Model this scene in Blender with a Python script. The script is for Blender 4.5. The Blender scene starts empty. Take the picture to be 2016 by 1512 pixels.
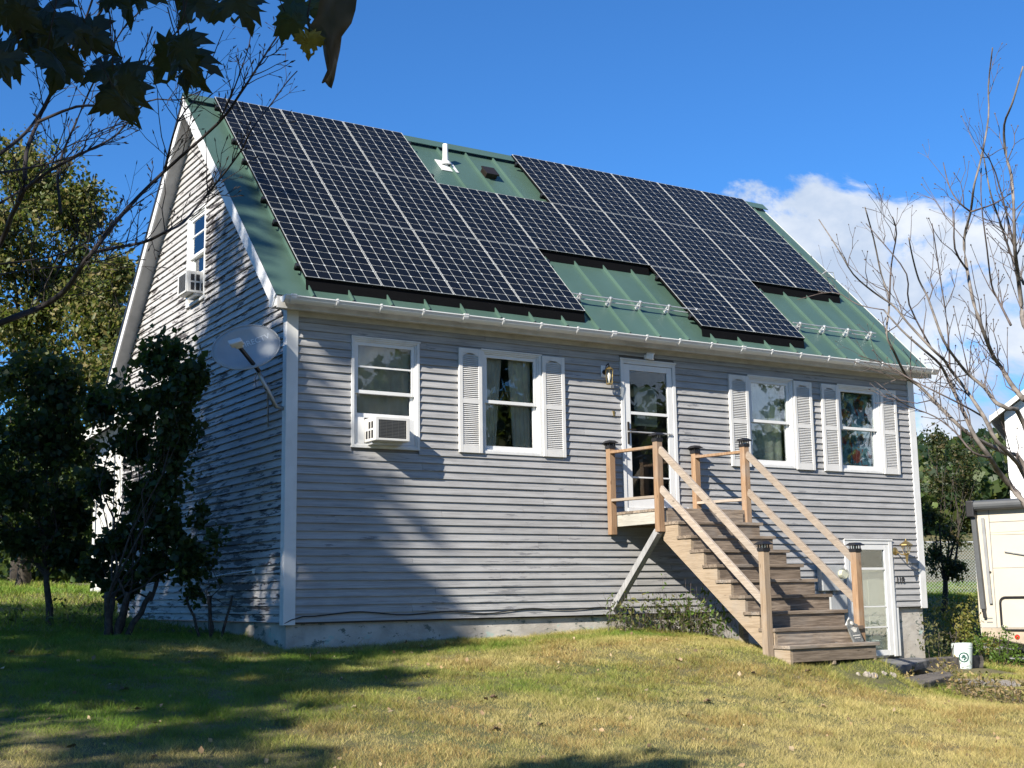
import bpy, bmesh, math, random
import numpy as np
from mathutils import Vector, Matrix

random.seed(7); RNG = np.random.default_rng(11)
S = bpy.context.scene
COL = S.collection
V3 = lambda *a: np.array(a, float)

# ------------------------------------------------------------------ camera
CAM = V3(-5.744, -14.096, 0.271); YAW, PITCH, ROLL, FPX = 0.55996, 0.16115, -0.01557, 2555.1
_cy, _sy = math.cos(YAW), math.sin(YAW)
FW = V3(_sy*math.cos(PITCH), _cy*math.cos(PITCH), math.sin(PITCH))
_r = V3(_cy, -_sy, 0); _u = np.cross(_r, FW)
RT = _r*math.cos(ROLL)+_u*math.sin(ROLL); UP = -_r*math.sin(ROLL)+_u*math.cos(ROLL)
cd = bpy.data.cameras.new('camera'); cam = bpy.data.objects.new('camera', cd); COL.objects.link(cam)
cd.sensor_width = 36; cd.lens = 36*FPX/2016; cd.clip_start = 0.05; cd.clip_end = 3000
M = Matrix.Identity(4)
for i in range(3):
    M[i][0] = RT[i]; M[i][1] = UP[i]; M[i][2] = -FW[i]; M[i][3] = CAM[i]
cam.matrix_world = M
S.camera = cam
def ray(px, py): return FW+RT*((px-1008)/FPX)+UP*((756-py)/FPX)      # photo pixel (2016 wide) to direction
def at(px, py, t): return CAM+ray(px, py)*t

# ------------------------------------------------------------------ light
SUNV = V3(-2.2, -1.0, 1.5); SUNV /= np.linalg.norm(SUNV)           # towards the sun
SUN_EL = math.asin(SUNV[2])
w = bpy.data.worlds.new('World'); S.world = w; w.use_nodes = True
nt = w.node_tree; nt.nodes.clear()
def N(tree, typ, **kw):
    n = tree.nodes.new(typ)
    for k, v in kw.items():
        if k == 'inp':
            for a, b in v.items(): n.inputs[a].default_value = b
        else: setattr(n, k, v)
    return n
def L(tree, a, b): tree.links.new(a, b)
def MATH(tree, op, a, b=None, c=None, clamp=False):
    n = tree.nodes.new('ShaderNodeMath'); n.operation = op; n.use_clamp = clamp
    for i, x in enumerate((a, b, c)):
        if x is None: continue
        if isinstance(x, (int, float)): n.inputs[i].default_value = x
        else: tree.links.new(x, n.inputs[i])
    return n.outputs[0]
sky = N(nt, 'ShaderNodeTexSky'); sky.sky_type = 'NISHITA'; sky.sun_disc = False
sky.sun_elevation = SUN_EL; sky.sun_rotation = math.atan2(SUNV[0], SUNV[1])
sky.air_density = 1.0; sky.dust_density = 0.25; sky.ozone_density = 3.0; sky.altitude = 300
hsv = N(nt, 'ShaderNodeVectorMath', operation='MULTIPLY'); hsv.inputs[1].default_value = (0.46, 1.0, 1.56)   # the deep blue of this sky
L(nt, sky.outputs[0], hsv.inputs[0])
tc = N(nt, 'ShaderNodeTexCoord')
sep = N(nt, 'ShaderNodeSeparateXYZ'); L(nt, tc.outputs['Generated'], sep.inputs[0])
az = MATH(nt, 'ARCTAN2', sep.outputs[0], sep.outputs[1])             # 0 = +Y, grows towards +X
el = MATH(nt, 'ARCSINE', sep.outputs[2])
mp = N(nt, 'ShaderNodeMapping'); mp.inputs['Scale'].default_value = (1, 1, 1.5); mp.inputs['Location'].default_value = (3.3, 1.7, 0.4)
L(nt, tc.outputs['Generated'], mp.inputs[0])
n1 = N(nt, 'ShaderNodeTexNoise', inp={'Scale': 6.5, 'Detail': 11.0, 'Roughness': 0.60, 'Distortion': 0.25}); L(nt, mp.outputs[0], n1.inputs['Vector'])
n2 = N(nt, 'ShaderNodeTexNoise', inp={'Scale': 12.0, 'Detail': 6.0, 'Roughness': 0.55}); L(nt, mp.outputs[0], n2.inputs['Vector'])
azb = N(nt, 'ShaderNodeMapRange', interpolation_type='SMOOTHSTEP', inp={'From Min': 0.56, 'From Max': 0.75, 'To Min': 0.0, 'To Max': 0.285}); L(nt, az, azb.inputs[0])
dens = MATH(nt, 'ADD', MATH(nt, 'MULTIPLY', MATH(nt, 'SUBTRACT', azb.outputs[0], el), 6.0), MATH(nt, 'MULTIPLY', MATH(nt, 'SUBTRACT', n1.outputs[0], 0.5), 2.4))
cm = N(nt, 'ShaderNodeMapRange', interpolation_type='SMOOTHSTEP', inp={'From Min': 0.0, 'From Max': 0.21}); L(nt, dens, cm.inputs[0])
holes = N(nt, 'ShaderNodeMapRange', interpolation_type='SMOOTHSTEP', inp={'From Min': 0.33, 'From Max': 0.44}); L(nt, n1.outputs[0], holes.inputs[0])
cmask = MATH(nt, 'MULTIPLY', MATH(nt, 'MULTIPLY', cm.outputs[0], holes.outputs[0]), 0.97)
cr = N(nt, 'ShaderNodeValToRGB')
cr.color_ramp.elements[0].position = 0.36; cr.color_ramp.elements[0].color = (5.0, 6.0, 7.6, 1)
cr.color_ramp.elements[1].position = 0.66; cr.color_ramp.elements[1].color = (9.0, 9.3, 9.7, 1)
L(nt, n2.outputs[0], cr.inputs[0])
mx = N(nt, 'ShaderNodeMix', data_type='RGBA'); L(nt, cmask, mx.inputs[0]); L(nt, hsv.outputs[0], mx.inputs[6]); L(nt, cr.outputs[0], mx.inputs[7])
bg = N(nt, 'ShaderNodeBackground', inp={'Strength': 0.057}); L(nt, mx.outputs[2], bg.inputs[0])
wo = N(nt, 'ShaderNodeOutputWorld'); L(nt, bg.outputs[0], wo.inputs[0])
sl = bpy.data.lights.new('sun', 'SUN'); sl.energy = 5.0; sl.angle = math.radians(0.53); sl.color = (1.0, 0.93, 0.82)
so = bpy.data.objects.new('sun', sl); COL.objects.link(so); so.location = (-30, -15, 40)
so.rotation_euler = Vector(-SUNV).to_track_quat('-Z', 'Y').to_euler()
S.view_settings.view_transform = 'Standard'; S.view_settings.look = 'None'; S.view_settings.exposure = 1.0; S.view_settings.gamma = 1
S.cycles.max_bounces = 8; S.cycles.transparent_max_bounces = 24; S.cycles.use_denoising = True

# ------------------------------------------------------------------ materials
def newmat(name):
    m = bpy.data.materials.new(name); m.use_nodes = True
    t = m.node_tree; b = t.nodes['Principled BSDF']
    return m, t, b
def mixc(t, fac, a, b):
    n = t.nodes.new('ShaderNodeMix'); n.data_type = 'RGBA'
    for i, x in ((0, fac), (6, a), (7, b)):
        if isinstance(x, (int, float)): n.inputs[i].default_value = x
        elif isinstance(x, tuple): n.inputs[i].default_value = x if len(x) == 4 else (*x, 1)
        else: t.links.new(x, n.inputs[i])
    return n.outputs[2]
def noise(t, scale, detail=4, rough=.55, stretch=(1, 1, 1), coord='Object', dist=0, loc=None):
    c = t.nodes.new('ShaderNodeTexCoord'); m = t.nodes.new('ShaderNodeMapping'); m.inputs['Scale'].default_value = stretch
    t.links.new(c.outputs[coord], m.inputs[0])
    n = t.nodes.new('ShaderNodeTexNoise'); n.inputs['Scale'].default_value = scale; n.inputs['Detail'].default_value = detail
    n.inputs['Roughness'].default_value = rough; n.inputs['Distortion'].default_value = dist
    t.links.new(m.outputs[0], n.inputs['Vector'])
    if loc is not None:
        if isinstance(loc, tuple): m.inputs['Location'].default_value = loc
        else: t.links.new(loc, m.inputs['Location'])
    return n.outputs[0]
def rng(t, v, a, b, c=0., d=1., smooth=True):
    n = t.nodes.new('ShaderNodeMapRange'); n.interpolation_type = 'SMOOTHSTEP' if smooth else 'LINEAR'
    for k, x in zip(('From Min', 'From Max', 'To Min', 'To Max'), (a, b, c, d)): n.inputs[k].default_value = x
    t.links.new(v, n.inputs[0]); return n.outputs[0]
def bump(t, b, h, strength=.3, dist=.01):
    n = t.nodes.new('ShaderNodeBump'); n.inputs['Strength'].default_value = strength; n.inputs['Distance'].default_value = dist
    t.links.new(h, n.inputs['Height']); t.links.new(n.outputs[0], b.inputs['Normal'])
def objrand(t):
    return t.nodes.new('ShaderNodeObjectInfo').outputs['Random']
def plain(name, col, rough=.6, metal=0., var=.10, scale=6., bumps=0., spec=.5, dirt=None):
    m, t, b = newmat(name)
    n = noise(t, scale, 5)
    c = mixc(t, rng(t, n, .3, .7), tuple(x*(1-var) for x in col), tuple(min(1, x*(1+var)) for x in col))
    if dirt:
        d = noise(t, dirt[1], 6, .65, dirt[3] if len(dirt) > 3 else (1, 1, 1))
        c = mixc(t, rng(t, d, .52, .72, 0, dirt[2]), c, dirt[0])
    t.links.new(c, b.inputs['Base Color']); b.inputs['Roughness'].default_value = rough; b.inputs['Metallic'].default_value = metal
    b.inputs['Specular IOR Level'].default_value = spec
    if bumps: bump(t, b, noise(t, scale*8, 4), bumps, .005)
    return m

def clap_mat(name, axis, peel, base, dark):
    # weathered painted clapboard: long grain streaks along the board, worn paint, bare wood where it peeled
    m, t, b = newmat(name)
    r = objrand(t); st = (1, 30, 30) if axis == 0 else (30, 1, 30)
    off = t.nodes.new('ShaderNodeCombineXYZ')
    for i in range(3): t.links.new(MATH(t, 'MULTIPLY', r, 37.0+i*11), off.inputs[i])
    streak = noise(t, 1.6, 6, .62, st, loc=off.outputs[0])
    blot = noise(t, 2.2, 5, .6, (1, 1, 3))
    c = mixc(t, rng(t, streak, .30, .72), tuple(x*.70 for x in base), tuple(min(1, x*1.20) for x in base))
    c = mixc(t, rng(t, blot, .40, .66, 0, .5), c, tuple(min(1, x*1.24) for x in base))
    c = mixc(t, MATH(t, 'MULTIPLY', r, .34), c, tuple(x*.66 for x in base))
    st2 = (1.0, 9, 9) if axis == 0 else (9, 1.0, 9)
    pn = noise(t, 2.3, 8, .68, st2, loc=off.outputs[0])
    reg = noise(t, .55, 3, .5)
    pk = MATH(t, 'ADD', pn, MATH(t, 'MULTIPLY', MATH(t, 'SUBTRACT', reg, .5), .5))
    pm = rng(t, pk, peel, peel+.035)
    wood = mixc(t, noise(t, 9, 4), dark, tuple(x*2.6 for x in dark))
    c = mixc(t, pm, c, wood)
    # fine dark flecks and cracks
    fl = noise(t, 14, 6, .7, st2, loc=off.outputs[0]); c = mixc(t, rng(t, fl, .66, .74, 0, .55), c, tuple(x*.3 for x in base))
    t.links.new(c, b.inputs['Base Color']); b.inputs['Roughness'].default_value = .62; b.inputs['Specular IOR Level'].default_value = .35
    h = MATH(t, 'SUBTRACT', streak, MATH(t, 'MULTIPLY', pm, .8)); bump(t, b, h, .35, .004)
    return m
def wood_mat(name, axis, c0, c1, dark=.5):
    m, t, b = newmat(name)
    r = objrand(t); off = t.nodes.new('ShaderNodeCombineXYZ')
    for i in range(3): t.links.new(MATH(t, 'MULTIPLY', r, 19.0+i*7), off.inputs[i])
    st = [14, 14, 14]; st[axis] = 1.0
    g = noise(t, 3.0, 7, .6, tuple(st), loc=off.outputs[0], dist=.8)
    st2 = [60, 60, 60]; st2[axis] = 2.0
    g2 = noise(t, 2.0, 4, .6, tuple(st2), loc=off.outputs[0])
    big = noise(t, 2.2, 3, .5, loc=off.outputs[0])
    c = mixc(t, rng(t, g, .32, .68), c0, c1)
    c = mixc(t, rng(t, g2, .5, .72, 0, dark), c, tuple(x*.42 for x in c0))
    c = mixc(t, rng(t, big, .45, .75, 0, .45), c, (.30, .29, .27))
    v = t.nodes.new('ShaderNodeTexVoronoi'); v.inputs['Scale'].default_value = 3.4; v.inputs['Randomness'].default_value = 1
    cc = t.nodes.new('ShaderNodeTexCoord'); mm = t.nodes.new('ShaderNodeMapping'); s3 = [3, 3, 3]; s3[axis] = 1; mm.inputs['Scale'].default_value = s3
    t.links.new(cc.outputs['Object'], mm.inputs[0]); t.links.new(off.outputs[0], mm.inputs['Location']); t.links.new(mm.outputs[0], v.inputs['Vector'])
    c = mixc(t, rng(t, v.outputs['Distance'], .05, .13, .8, 0), c, tuple(x*.3 for x in c0))
    c = mixc(t, MATH(t, 'MULTIPLY', r, .55), c, tuple(x*.62 for x in c0))
    t.links.new(c, b.inputs['Base Color']); b.inputs['Roughness'].default_value = .75; b.inputs['Specular IOR Level'].default_value = .25
    bump(t, b, MATH(t, 'ADD', g, g2), .35, .004)
    return m
def leaf_mat(name, trans=.35, rough=.5):
    m, t, b = newmat(name); a = t.nodes.new('ShaderNodeAttribute'); a.attribute_name = 'Col'
    t.links.new(a.outputs['Color'], b.inputs['Base Color']); b.inputs['Roughness'].default_value = rough; b.inputs['Specular IOR Level'].default_value = .35
    tr = t.nodes.new('ShaderNodeBsdfTranslucent'); t.links.new(mixc(t, .6, a.outputs['Color'], (.20, .28, .03)), tr.inputs[0])
    ms = t.nodes.new('ShaderNodeMixShader'); ms.inputs[0].default_value = trans
    t.links.new(b.outputs[0], ms.inputs[1]); t.links.new(tr.outputs[0], ms.inputs[2]); t.links.new(ms.outputs[0], t.nodes['Material Output'].inputs[0])
    return m
def glass_mat(name, tint=(.93, .95, .95), refl=1.25):
    m, t, b = newmat(name); t.nodes.remove(b)
    tp = t.nodes.new('ShaderNodeBsdfTransparent'); tp.inputs[0].default_value = (*tint, 1)
    g = t.nodes.new('ShaderNodeBsdfGlossy'); g.inputs['Roughness'].default_value = .008; g.inputs[0].default_value = (.95, .97, 1, 1)
    f = t.nodes.new('ShaderNodeFresnel'); f.inputs[0].default_value = 1.5
    nn = noise(t, 2.3, 2, .5); bu = t.nodes.new('ShaderNodeBump'); bu.inputs['Strength'].default_value = .06; bu.inputs['Distance'].default_value = .02
    t.links.new(nn, bu.inputs['Height']); t.links.new(bu.outputs[0], g.inputs['Normal'])
    ms = t.nodes.new('ShaderNodeMixShader'); t.links.new(MATH(t, 'MULTIPLY', f.outputs[0], refl, clamp=True), ms.inputs[0])
    t.links.new(tp.outputs[0], ms.inputs[1]); t.links.new(g.outputs[0], ms.inputs[2]); t.links.new(ms.outputs[0], t.nodes['Material Output'].inputs[0])
    return m

MT = {}
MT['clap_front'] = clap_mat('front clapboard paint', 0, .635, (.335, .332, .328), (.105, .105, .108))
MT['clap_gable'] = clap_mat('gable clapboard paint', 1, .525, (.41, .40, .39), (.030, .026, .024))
MT['sheath'] = plain('wall sheathing', (.16, .15, .14), .8)
MT['inner'] = plain('room plaster', (.42, .40, .36), .9)
MT['white'] = plain('white trim paint', (.63, .63, .615), .45, var=.05, scale=3, dirt=((.42, .41, .38), 5, .35, (1, 1, .3)))
MT['vinyl'] = plain('white vinyl', (.66, .66, .645), .38, var=.03, scale=3, dirt=((.52, .51, .47), 7, .25))
MT['shutter'] = plain('white shutter plastic', (.62, .61, .585), .5, var=.04, dirt=((.50, .48, .43), 6, .4, (1, 1, .4)))
MT['soffit'] = plain('soffit board', (.50, .49, .47), .7, dirt=((.25, .23, .2), 4, .5, (.3, 3, 1)))
MT['rake'] = plain('rake soffit grey paint', (.40, .40, .40), .7, dirt=((.2, .2, .2), 2, .4))
MT['dark'] = plain('black metal', (.014, .014, .016), .45)
MT['greymetal'] = plain('galvanised metal', (.38, .39, .40), .42, .7)
MT['alu'] = plain('pale aluminium', (.62, .63, .64), .35, .6)
MT['pvc'] = plain('white pipe', (.78, .78, .76), .4)
MT['lead'] = plain('light boot flashing', (.55, .56, .55), .5)
MT['rubber'] = plain('black rubber', (.02, .02, .02), .7)
MT['brass'] = plain('aged brass', (.42, .31, .13), .35, .85, .2)
MT['bronze'] = plain('dark bronze', (.035, .028, .022), .45, .5)
MT['boxgrey'] = plain('grey meter enamel', (.36, .37, .37), .5)
MT['camwhite'] = plain('white camera plastic', (.78, .78, .78), .4)
MT['acwhite'] = plain('white appliance plastic', (.58, .57, .54), .45, var=.04, dirt=((.45, .43, .4), 9, .3))
MT['acgrille'] = plain('grey condenser grille', (.10, .10, .095), .55, .3)
MT['acdark'] = plain('dark louvre opening', (.02, .02, .022), .7)
MT['tread'] = wood_mat('weathered tread wood', 0, (.14, .107, .080), (.39, .31, .235), .6)
MT['rail'] = wood_mat('bleached rail wood', 1, (.31, .25, .195), (.45, .38, .31), .5)
MT['post'] = wood_mat('orange cedar post', 2, (.25, .150, .085), (.37, .245, .15), .45)
MT['postpale'] = wood_mat('pale post wood', 2, (.31, .225, .15), (.46, .36, .26), .5)
MT['string'] = wood_mat('stringer wood', 1, (.31, .235, .16), (.43, .34, .245), .5)
MT['greywood'] = wood_mat('grey board', 2, (.26, .26, .26), (.40, .40, .40), .4)
MT['skirt'] = wood_mat('whitewashed skirt board', 1, (.42, .40, .35), (.60, .58, .52), .4)
MT['slate'] = plain('slate slab', (.13, .13, .13), .8, var=.35, scale=5, bumps=.5, dirt=((.24, .22, .18), 4, .6))
MT['tie'] = plain('creosoted timber', (.10, .088, .075), .85, var=.4, scale=9, bumps=.6, dirt=((.20, .18, .15), 6, .7, (1, 8, 8)))
MT['plaque'] = plain('slate garden plaque', (.12, .125, .12), .8, var=.3, scale=30, bumps=.4)
MT['plaquelight'] = plain('plaque pale relief', (.50, .48, .43), .8)
MT['stone'] = plain('pale stone', (.27, .24, .20), .85, var=.25, scale=20, bumps=.4)
MT['pail'] = plain('pale plastic pail', (.62, .70, .66), .45, var=.05)
MT['emblem'] = plain('dark green print', (.03, .09, .075), .6)
MT['rvwhite'] = plain('cream fibreglass', (.50, .455, .37), .3, var=.03, scale=2)
MT['rvtan'] = plain('tan fibreglass', (.36, .30, .23), .4)
MT['rvline'] = plain('grey decal', (.18, .18, .18), .4)
MT['awning'] = plain('dark grey awning', (.07, .075, .08), .5)
MT['red'] = plain('red reflector', (.45, .01, .012), .25)
MT['bark'] = plain('dark bark', (.045, .037, .030), .9, var=.4, scale=20, bumps=.6)
MT['barkpale'] = plain('pale mottled bark', (.15, .13, .112), .85, var=.45, scale=8, bumps=.4, dirt=((.07, .055, .045), 6, .85))
MT['twig'] = plain('purple brown twig', (.085, .062, .055), .8, var=.3, scale=30)
MT['twigpale'] = plain('brown twig', (.088, .068, .060), .8, var=.35, scale=12)
MT['barksoot'] = plain('dark twig bark', (.018, .014, .014), .85, var=.3, scale=30)
MT['leaf'] = leaf_mat('leaf', .35); MT['blade'] = leaf_mat('grass blade', .30, .6)
MT['mleaf'] = leaf_mat('maple leaf', .12); MT['dryleaf'] = leaf_mat('dry leaf', .1, .7)
MT['glass'] = glass_mat('window glass'); MT['glassdoor'] = glass_mat('storm door glass', (.74, .77, .77), .8)
MT['glassdull'] = glass_mat('dull window glass', (.93, .95, .94), .6)
MT['lampglass'] = glass_mat('lamp glass', (.92, .92, .88), .5)
MT['curtain_tan'] = plain('tan curtain cloth', (.56, .48, .35), .9, var=.15, scale=4)
MT['curtain_sheer'] = plain('sheer curtain cloth', (.42, .45, .38), .9, var=.12, scale=3)
MT['doorwhite'] = plain('cream panel door', (.62, .62, .52), .5, var=.03)
MT['doordark'] = plain('dark brown inner door', (.035, .03, .028), .5)
MT['number'] = plain('black house number', (.02, .02, .022), .5)
MT['dishgrey'] = plain('grey dish enamel', (.30, .32, .33), .4, var=.06, scale=5)
MT['lettering'] = plain('pale lettering', (.62, .64, .66), .5)
MT['hwhite'] = plain('white lapped siding', (.60, .60, .585), .5, var=.04)
MT['hroof'] = plain('grey shingle', (.16, .15, .15), .9)
MT['barnwhite'] = plain('white board siding', (.74, .73, .69), .6, var=.08, scale=3, dirt=((.4, .38, .34), 3, .4, (3, 3, .3)))
MT['chain'] = plain('galvanised wire', (.42, .44, .44), .5, .3)

# roof metal
m, t, b = newmat('green roof steel'); r = objrand(t); n = noise(t, 1.4, 4, .55)
c = mixc(t, rng(t, n, .3, .7), (.068, .122, .095), (.082, .144, .115)); c = mixc(t, MATH(t, 'MULTIPLY', r, .25), c, (.105, .18, .145))
d = noise(t, 3, 6, .7, (6, .6, .6)); c = mixc(t, rng(t, d, .60, .75, 0, .35), c, (.16, .22, .19))
t.links.new(c, b.inputs['Base Color']); b.inputs['Roughness'].default_value = .36; b.inputs['Metallic'].default_value = .25; bump(t, b, noise(t, 2.0, 2), .06, .02)
MT['roof'] = m
# solar: cells under glass
m, t, b = newmat('solar cell'); r = objrand(t)
c = mixc(t, r, (.0040, .0047, .0060), (.0062, .0070, .0085)); t.links.new(c, b.inputs['Base Color'])
b.inputs['Roughness'].default_value = .3; b.inputs['Specular IOR Level'].default_value = .22
MT['cell'] = m
m, t, b = newmat('solar backsheet'); t.links.new(mixc(t, noise(t, 6), (.48, .50, .48), (.60, .62, .60)), b.inputs['Base Color'])
b.inputs['Roughness'].default_value = .22; MT['backsheet'] = m
MT['pframe'] = plain('silver panel frame', (.40, .41, .40), .45, .2); MT['pblack'] = plain('black panel fittings', (.0035, .0035, .004), .8, spec=.1)
# foundation
m, t, b = newmat('old parged concrete'); n = noise(t, 3, 6, .6); c = mixc(t, rng(t, n, .3, .7), (.34, .31, .27), (.50, .47, .42))
p = noise(t, 4.5, 8, .7, (1, 1, 2)); c = mixc(t, rng(t, p, .58, .61), c, (.13, .15, .13)); p2 = noise(t, 3.1, 8, .7, (1, 1, 1.6)); c = mixc(t, rng(t, p2, .60, .64, 0, .7), c, (.32, .46, .42))
t.links.new(c, b.inputs['Base Color']); b.inputs['Roughness'].default_value = .9; bump(t, b, MATH(t, 'ADD', n, p), .6, .02); MT['concrete'] = m
# ground under the grass
m, t, b = newmat('lawn soil and thatch'); n = noise(t, .35, 5, .6); n2 = noise(t, 9, 6, .7)
c = mixc(t, rng(t, n, .35, .65), (.060, .075, .022), (.15, .125, .055)); c = mixc(t, rng(t, n2, .4, .75, 0, .7), c, (.055, .045, .025))
t.links.new(c, b.inputs['Base Color']); b.inputs['Roughness'].default_value = .95; bump(t, b, n2, .7, .03); MT['soil'] = m
m, t, b = newmat('gravel'); n2 = noise(t, 30, 5, .7); t.links.new(mixc(t, rng(t, n2, .35, .7), (.16, .14, .12), (.42, .38, .33)), b.inputs['Base Color']); b.inputs['Roughness'].default_value = .95; bump(t, b, n2, .8, .03); MT['gravel'] = m
# patterned cloth (window hanging) : abstract patches
m, t, b = newmat('patterned window hanging')
v1 = noise(t, 3.2, 3, .5, loc=(2.2, 0, 1.3), dist=1.2); v2 = noise(t, 4.1, 2, .5, loc=(7, 3, 5), dist=1.5)
c = mixc(t, rng(t, v1, .44, .47), (.03, .13, .19), (.14, .33, .42)); c = mixc(t, rng(t, v2, .57, .60), c, (.26, .22, .09)); v3 = noise(t, 3.6, 2, .5, loc=(1, 9, 2.6), dist=1.2)
c = mixc(t, rng(t, v3, .60, .63), c, (.26, .05, .04)); c = mixc(t, rng(t, noise(t, 5, 3, .5, loc=(4, 4, 4)), .60, .63), c, (.03, .04, .05))
t.links.new(c, b.inputs['Base Color']); b.inputs['Roughness'].default_value = .9; MT['hanging'] = m

# ------------------------------------------------------------------ builders
class MB:
    def __init__(s, off=(0, 0, 0)): s.v = []; s.f = []; s.off = V3(*off)
    def _add(s, vs, fs):
        k = len(s.v); s.v += [tuple(np.asarray(p, float)-s.off) for p in vs]; s.f += [tuple(i+k for i in f) for f in fs]; return s
    def box(s, x0, x1, y0, y1, z0, z1):
        return s._add([(x0, y0, z0), (x1, y0, z0), (x1, y1, z0), (x0, y1, z0), (x0, y0, z1), (x1, y0, z1), (x1, y1, z1), (x0, y1, z1)],
                      [(0, 3, 2, 1), (4, 5, 6, 7), (0, 1, 5, 4), (1, 2, 6, 5), (2, 3, 7, 6), (3, 0, 4, 7)])
    def obox(s, c, ax, ay, az, hx, hy, hz):
        c, ax, ay, az = (np.asarray(k, float) for k in (c, ax, ay, az)); vs = []
        for sz in (-1, 1):
            for sx, sy in ((-1, -1), (1, -1), (1, 1), (-1, 1)): vs.append(c+ax*hx*sx+ay*hy*sy+az*hz*sz)
        return s._add(vs, [(0, 3, 2, 1), (4, 5, 6, 7), (0, 1, 5, 4), (1, 2, 6, 5), (2, 3, 7, 6), (3, 0, 4, 7)])
    def bar(s, p, q, wd, ht, up=(0, 0, 1)):
        p, q = np.asarray(p, float), np.asarray(q, float); d = q-p; l = np.linalg.norm(d); d /= l
        u = np.asarray(up, float); u = u-d*(u@d); u /= np.linalg.norm(u); n = np.cross(d, u)
        return s.obox((p+q)/2, d, n, u, l/2, wd/2, ht/2)
    def prism(s, poly, vec):
        n = len(poly); a = [np.asarray(p, float) for p in poly]; b_ = [p+np.asarray(vec, float) for p in a]
        return s._add(a+b_, [tuple(range(n))[::-1], tuple(range(n, 2*n))]+[(i, (i+1) % n, n+(i+1) % n, n+i) for i in range(n)])
    def tube(s, pts, rad, seg=6, cap=True):
        pts = [np.asarray(p, float) for p in pts]; n = len(pts)
        if isinstance(rad, (int, float)): rad = [rad]*n
        vs = []; fs = []
        for i, p in enumerate(pts):
            d = pts[min(i+1, n-1)]-pts[max(i-1, 0)]; d = d/(np.linalg.norm(d)+1e-9)
            u = np.cross(d, V3(.12, .2, 1)); 
            if np.linalg.norm(u) < 1e-3: u = np.cross(d, V3(1, 0, 0))
            u /= np.linalg.norm(u); v_ = np.cross(d, u)
            for k in range(seg):
                a = 2*math.pi*k/seg; vs.append(p+(u*math.cos(a)+v_*math.sin(a))*rad[i])
        for i in range(n-1):
            for k in range(seg):
                a, b_ = i*seg+k, i*seg+(k+1) % seg; fs.append((a, b_, b_+seg, a+seg))
        if cap: fs.append(tuple(range(seg))[::-1]); fs.append(tuple((n-1)*seg+k for k in range(seg)))
        return s._add(vs, fs)
    def lathe(s, c, prof, axis=(0, 0, 1), seg=16, close=True):
        c = np.asarray(c, float); a = np.asarray(axis, float); a /= np.linalg.norm(a)
        u = np.cross(a, V3(0, 1, .01)); 
        if np.linalg.norm(u) < .1: u = np.cross(a, V3(1, 0, 0))
        u /= np.linalg.norm(u); v_ = np.cross(a, u); vs = []; fs = []; n = len(prof)
        for (r_, h) in prof:
            for k in range(seg):
                g = 2*math.pi*k/seg; vs.append(c+a*h+(u*math.cos(g)+v_*math.sin(g))*r_)
        for i in range(n-1):
            for k in range(seg):
                p, q = i*seg+k, i*seg+(k+1) % seg; fs.append((p, q, q+seg, p+seg))
        if close: fs.append(tuple(range(seg))[::-1]); fs.append(tuple((n-1)*seg+k for k in range(seg)))
        return s._add(vs, fs)
    def mesh(s, name):
        me = bpy.data.meshes.new(name); me.from_pydata(s.v, [], s.f); me.update(); return me
    def build(s, name, mat, parent=None, smooth=False, bevel=0, kind=None, label=None):
        me = s.mesh(name)
        if smooth: me.shade_smooth()
        me.materials.append(MT[mat]); o = bpy.data.objects.new(name, me); COL.objects.link(o)
        if parent: o.parent = parent
        if bevel:
            b_ = o.modifiers.new('bevel', 'BEVEL'); b_.width = bevel; b_.segments = 2; b_.limit_method = 'ANGLE'
        if smooth and not bevel:
            pass
        if kind: o['kind'] = kind
        if label: o['label'] = label
        return o
def inst(name, me, parent, loc, rot=None, mat3=None):
    o = bpy.data.objects.new(name, me); COL.objects.link(o)
    if parent: o.parent = parent
    if mat3 is not None:
        mm = Matrix(mat3).to_4x4(); mm.translation = loc; o.matrix_local = mm
    else:
        o.location = loc
        if rot: o.rotation_euler = rot
    return o
def thing(name, label, cat, loc=(0, 0, 0), group=None):
    o = bpy.data.objects.new(name, None); COL.objects.link(o); o.location = loc; o.empty_display_size = .2
    o['label'] = label; o['category'] = cat
    if group: o['group'] = group
    return o
def tag(o, label, cat, group=None):
    o['label'] = label; o['category'] = cat
    if group: o['group'] = group
    return o
def npmesh(name, verts, faces_k, col=None, mat='leaf', parent=None, kind=None):
    # verts (n,3), faces as (m,k) array of vertex ids
    me = bpy.data.meshes.new(name); nv = len(verts); m_, k = faces_k.shape
    me.vertices.add(nv); me.vertices.foreach_set('co', np.asarray(verts, np.float32).ravel())
    me.loops.add(m_*k); me.loops.foreach_set('vertex_index', faces_k.astype(np.int32).ravel())
    me.polygons.add(m_); me.polygons.foreach_set('loop_start', np.arange(0, m_*k, k, dtype=np.int32))
    me.update(calc_edges=True)
    if col is not None:
        a = me.color_attributes.new('Col', 'FLOAT_COLOR', 'POINT'); c4 = np.ones((nv, 4), np.float32); c4[:, :3] = col; a.data.foreach_set('color', c4.ravel())
    me.materials.append(MT[mat]); o = bpy.data.objects.new(name, me); COL.objects.link(o)
    if parent: o.parent = parent
    if kind: o['kind'] = kind
    return o
def vnoise(x, y, s=0):
    xi = np.floor(x).astype(np.int64); yi = np.floor(y).astype(np.int64); fx = x-xi; fy = y-yi
    def h(a, b_):
        k = (a*374761393+b_*668265263+s*974711) & 0x7fffffff; k = ((k ^ (k >> 13))*1274126177) & 0x7fffffff; return ((k ^ (k >> 16)) & 0xffff)/65535.
    fx = fx*fx*(3-2*fx); fy = fy*fy*(3-2*fy)
    return (h(xi, yi)*(1-fx)+h(xi+1, yi)*fx)*(1-fy)+(h(xi, yi+1)*(1-fx)+h(xi+1, yi+1)*fx)*fy
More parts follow.
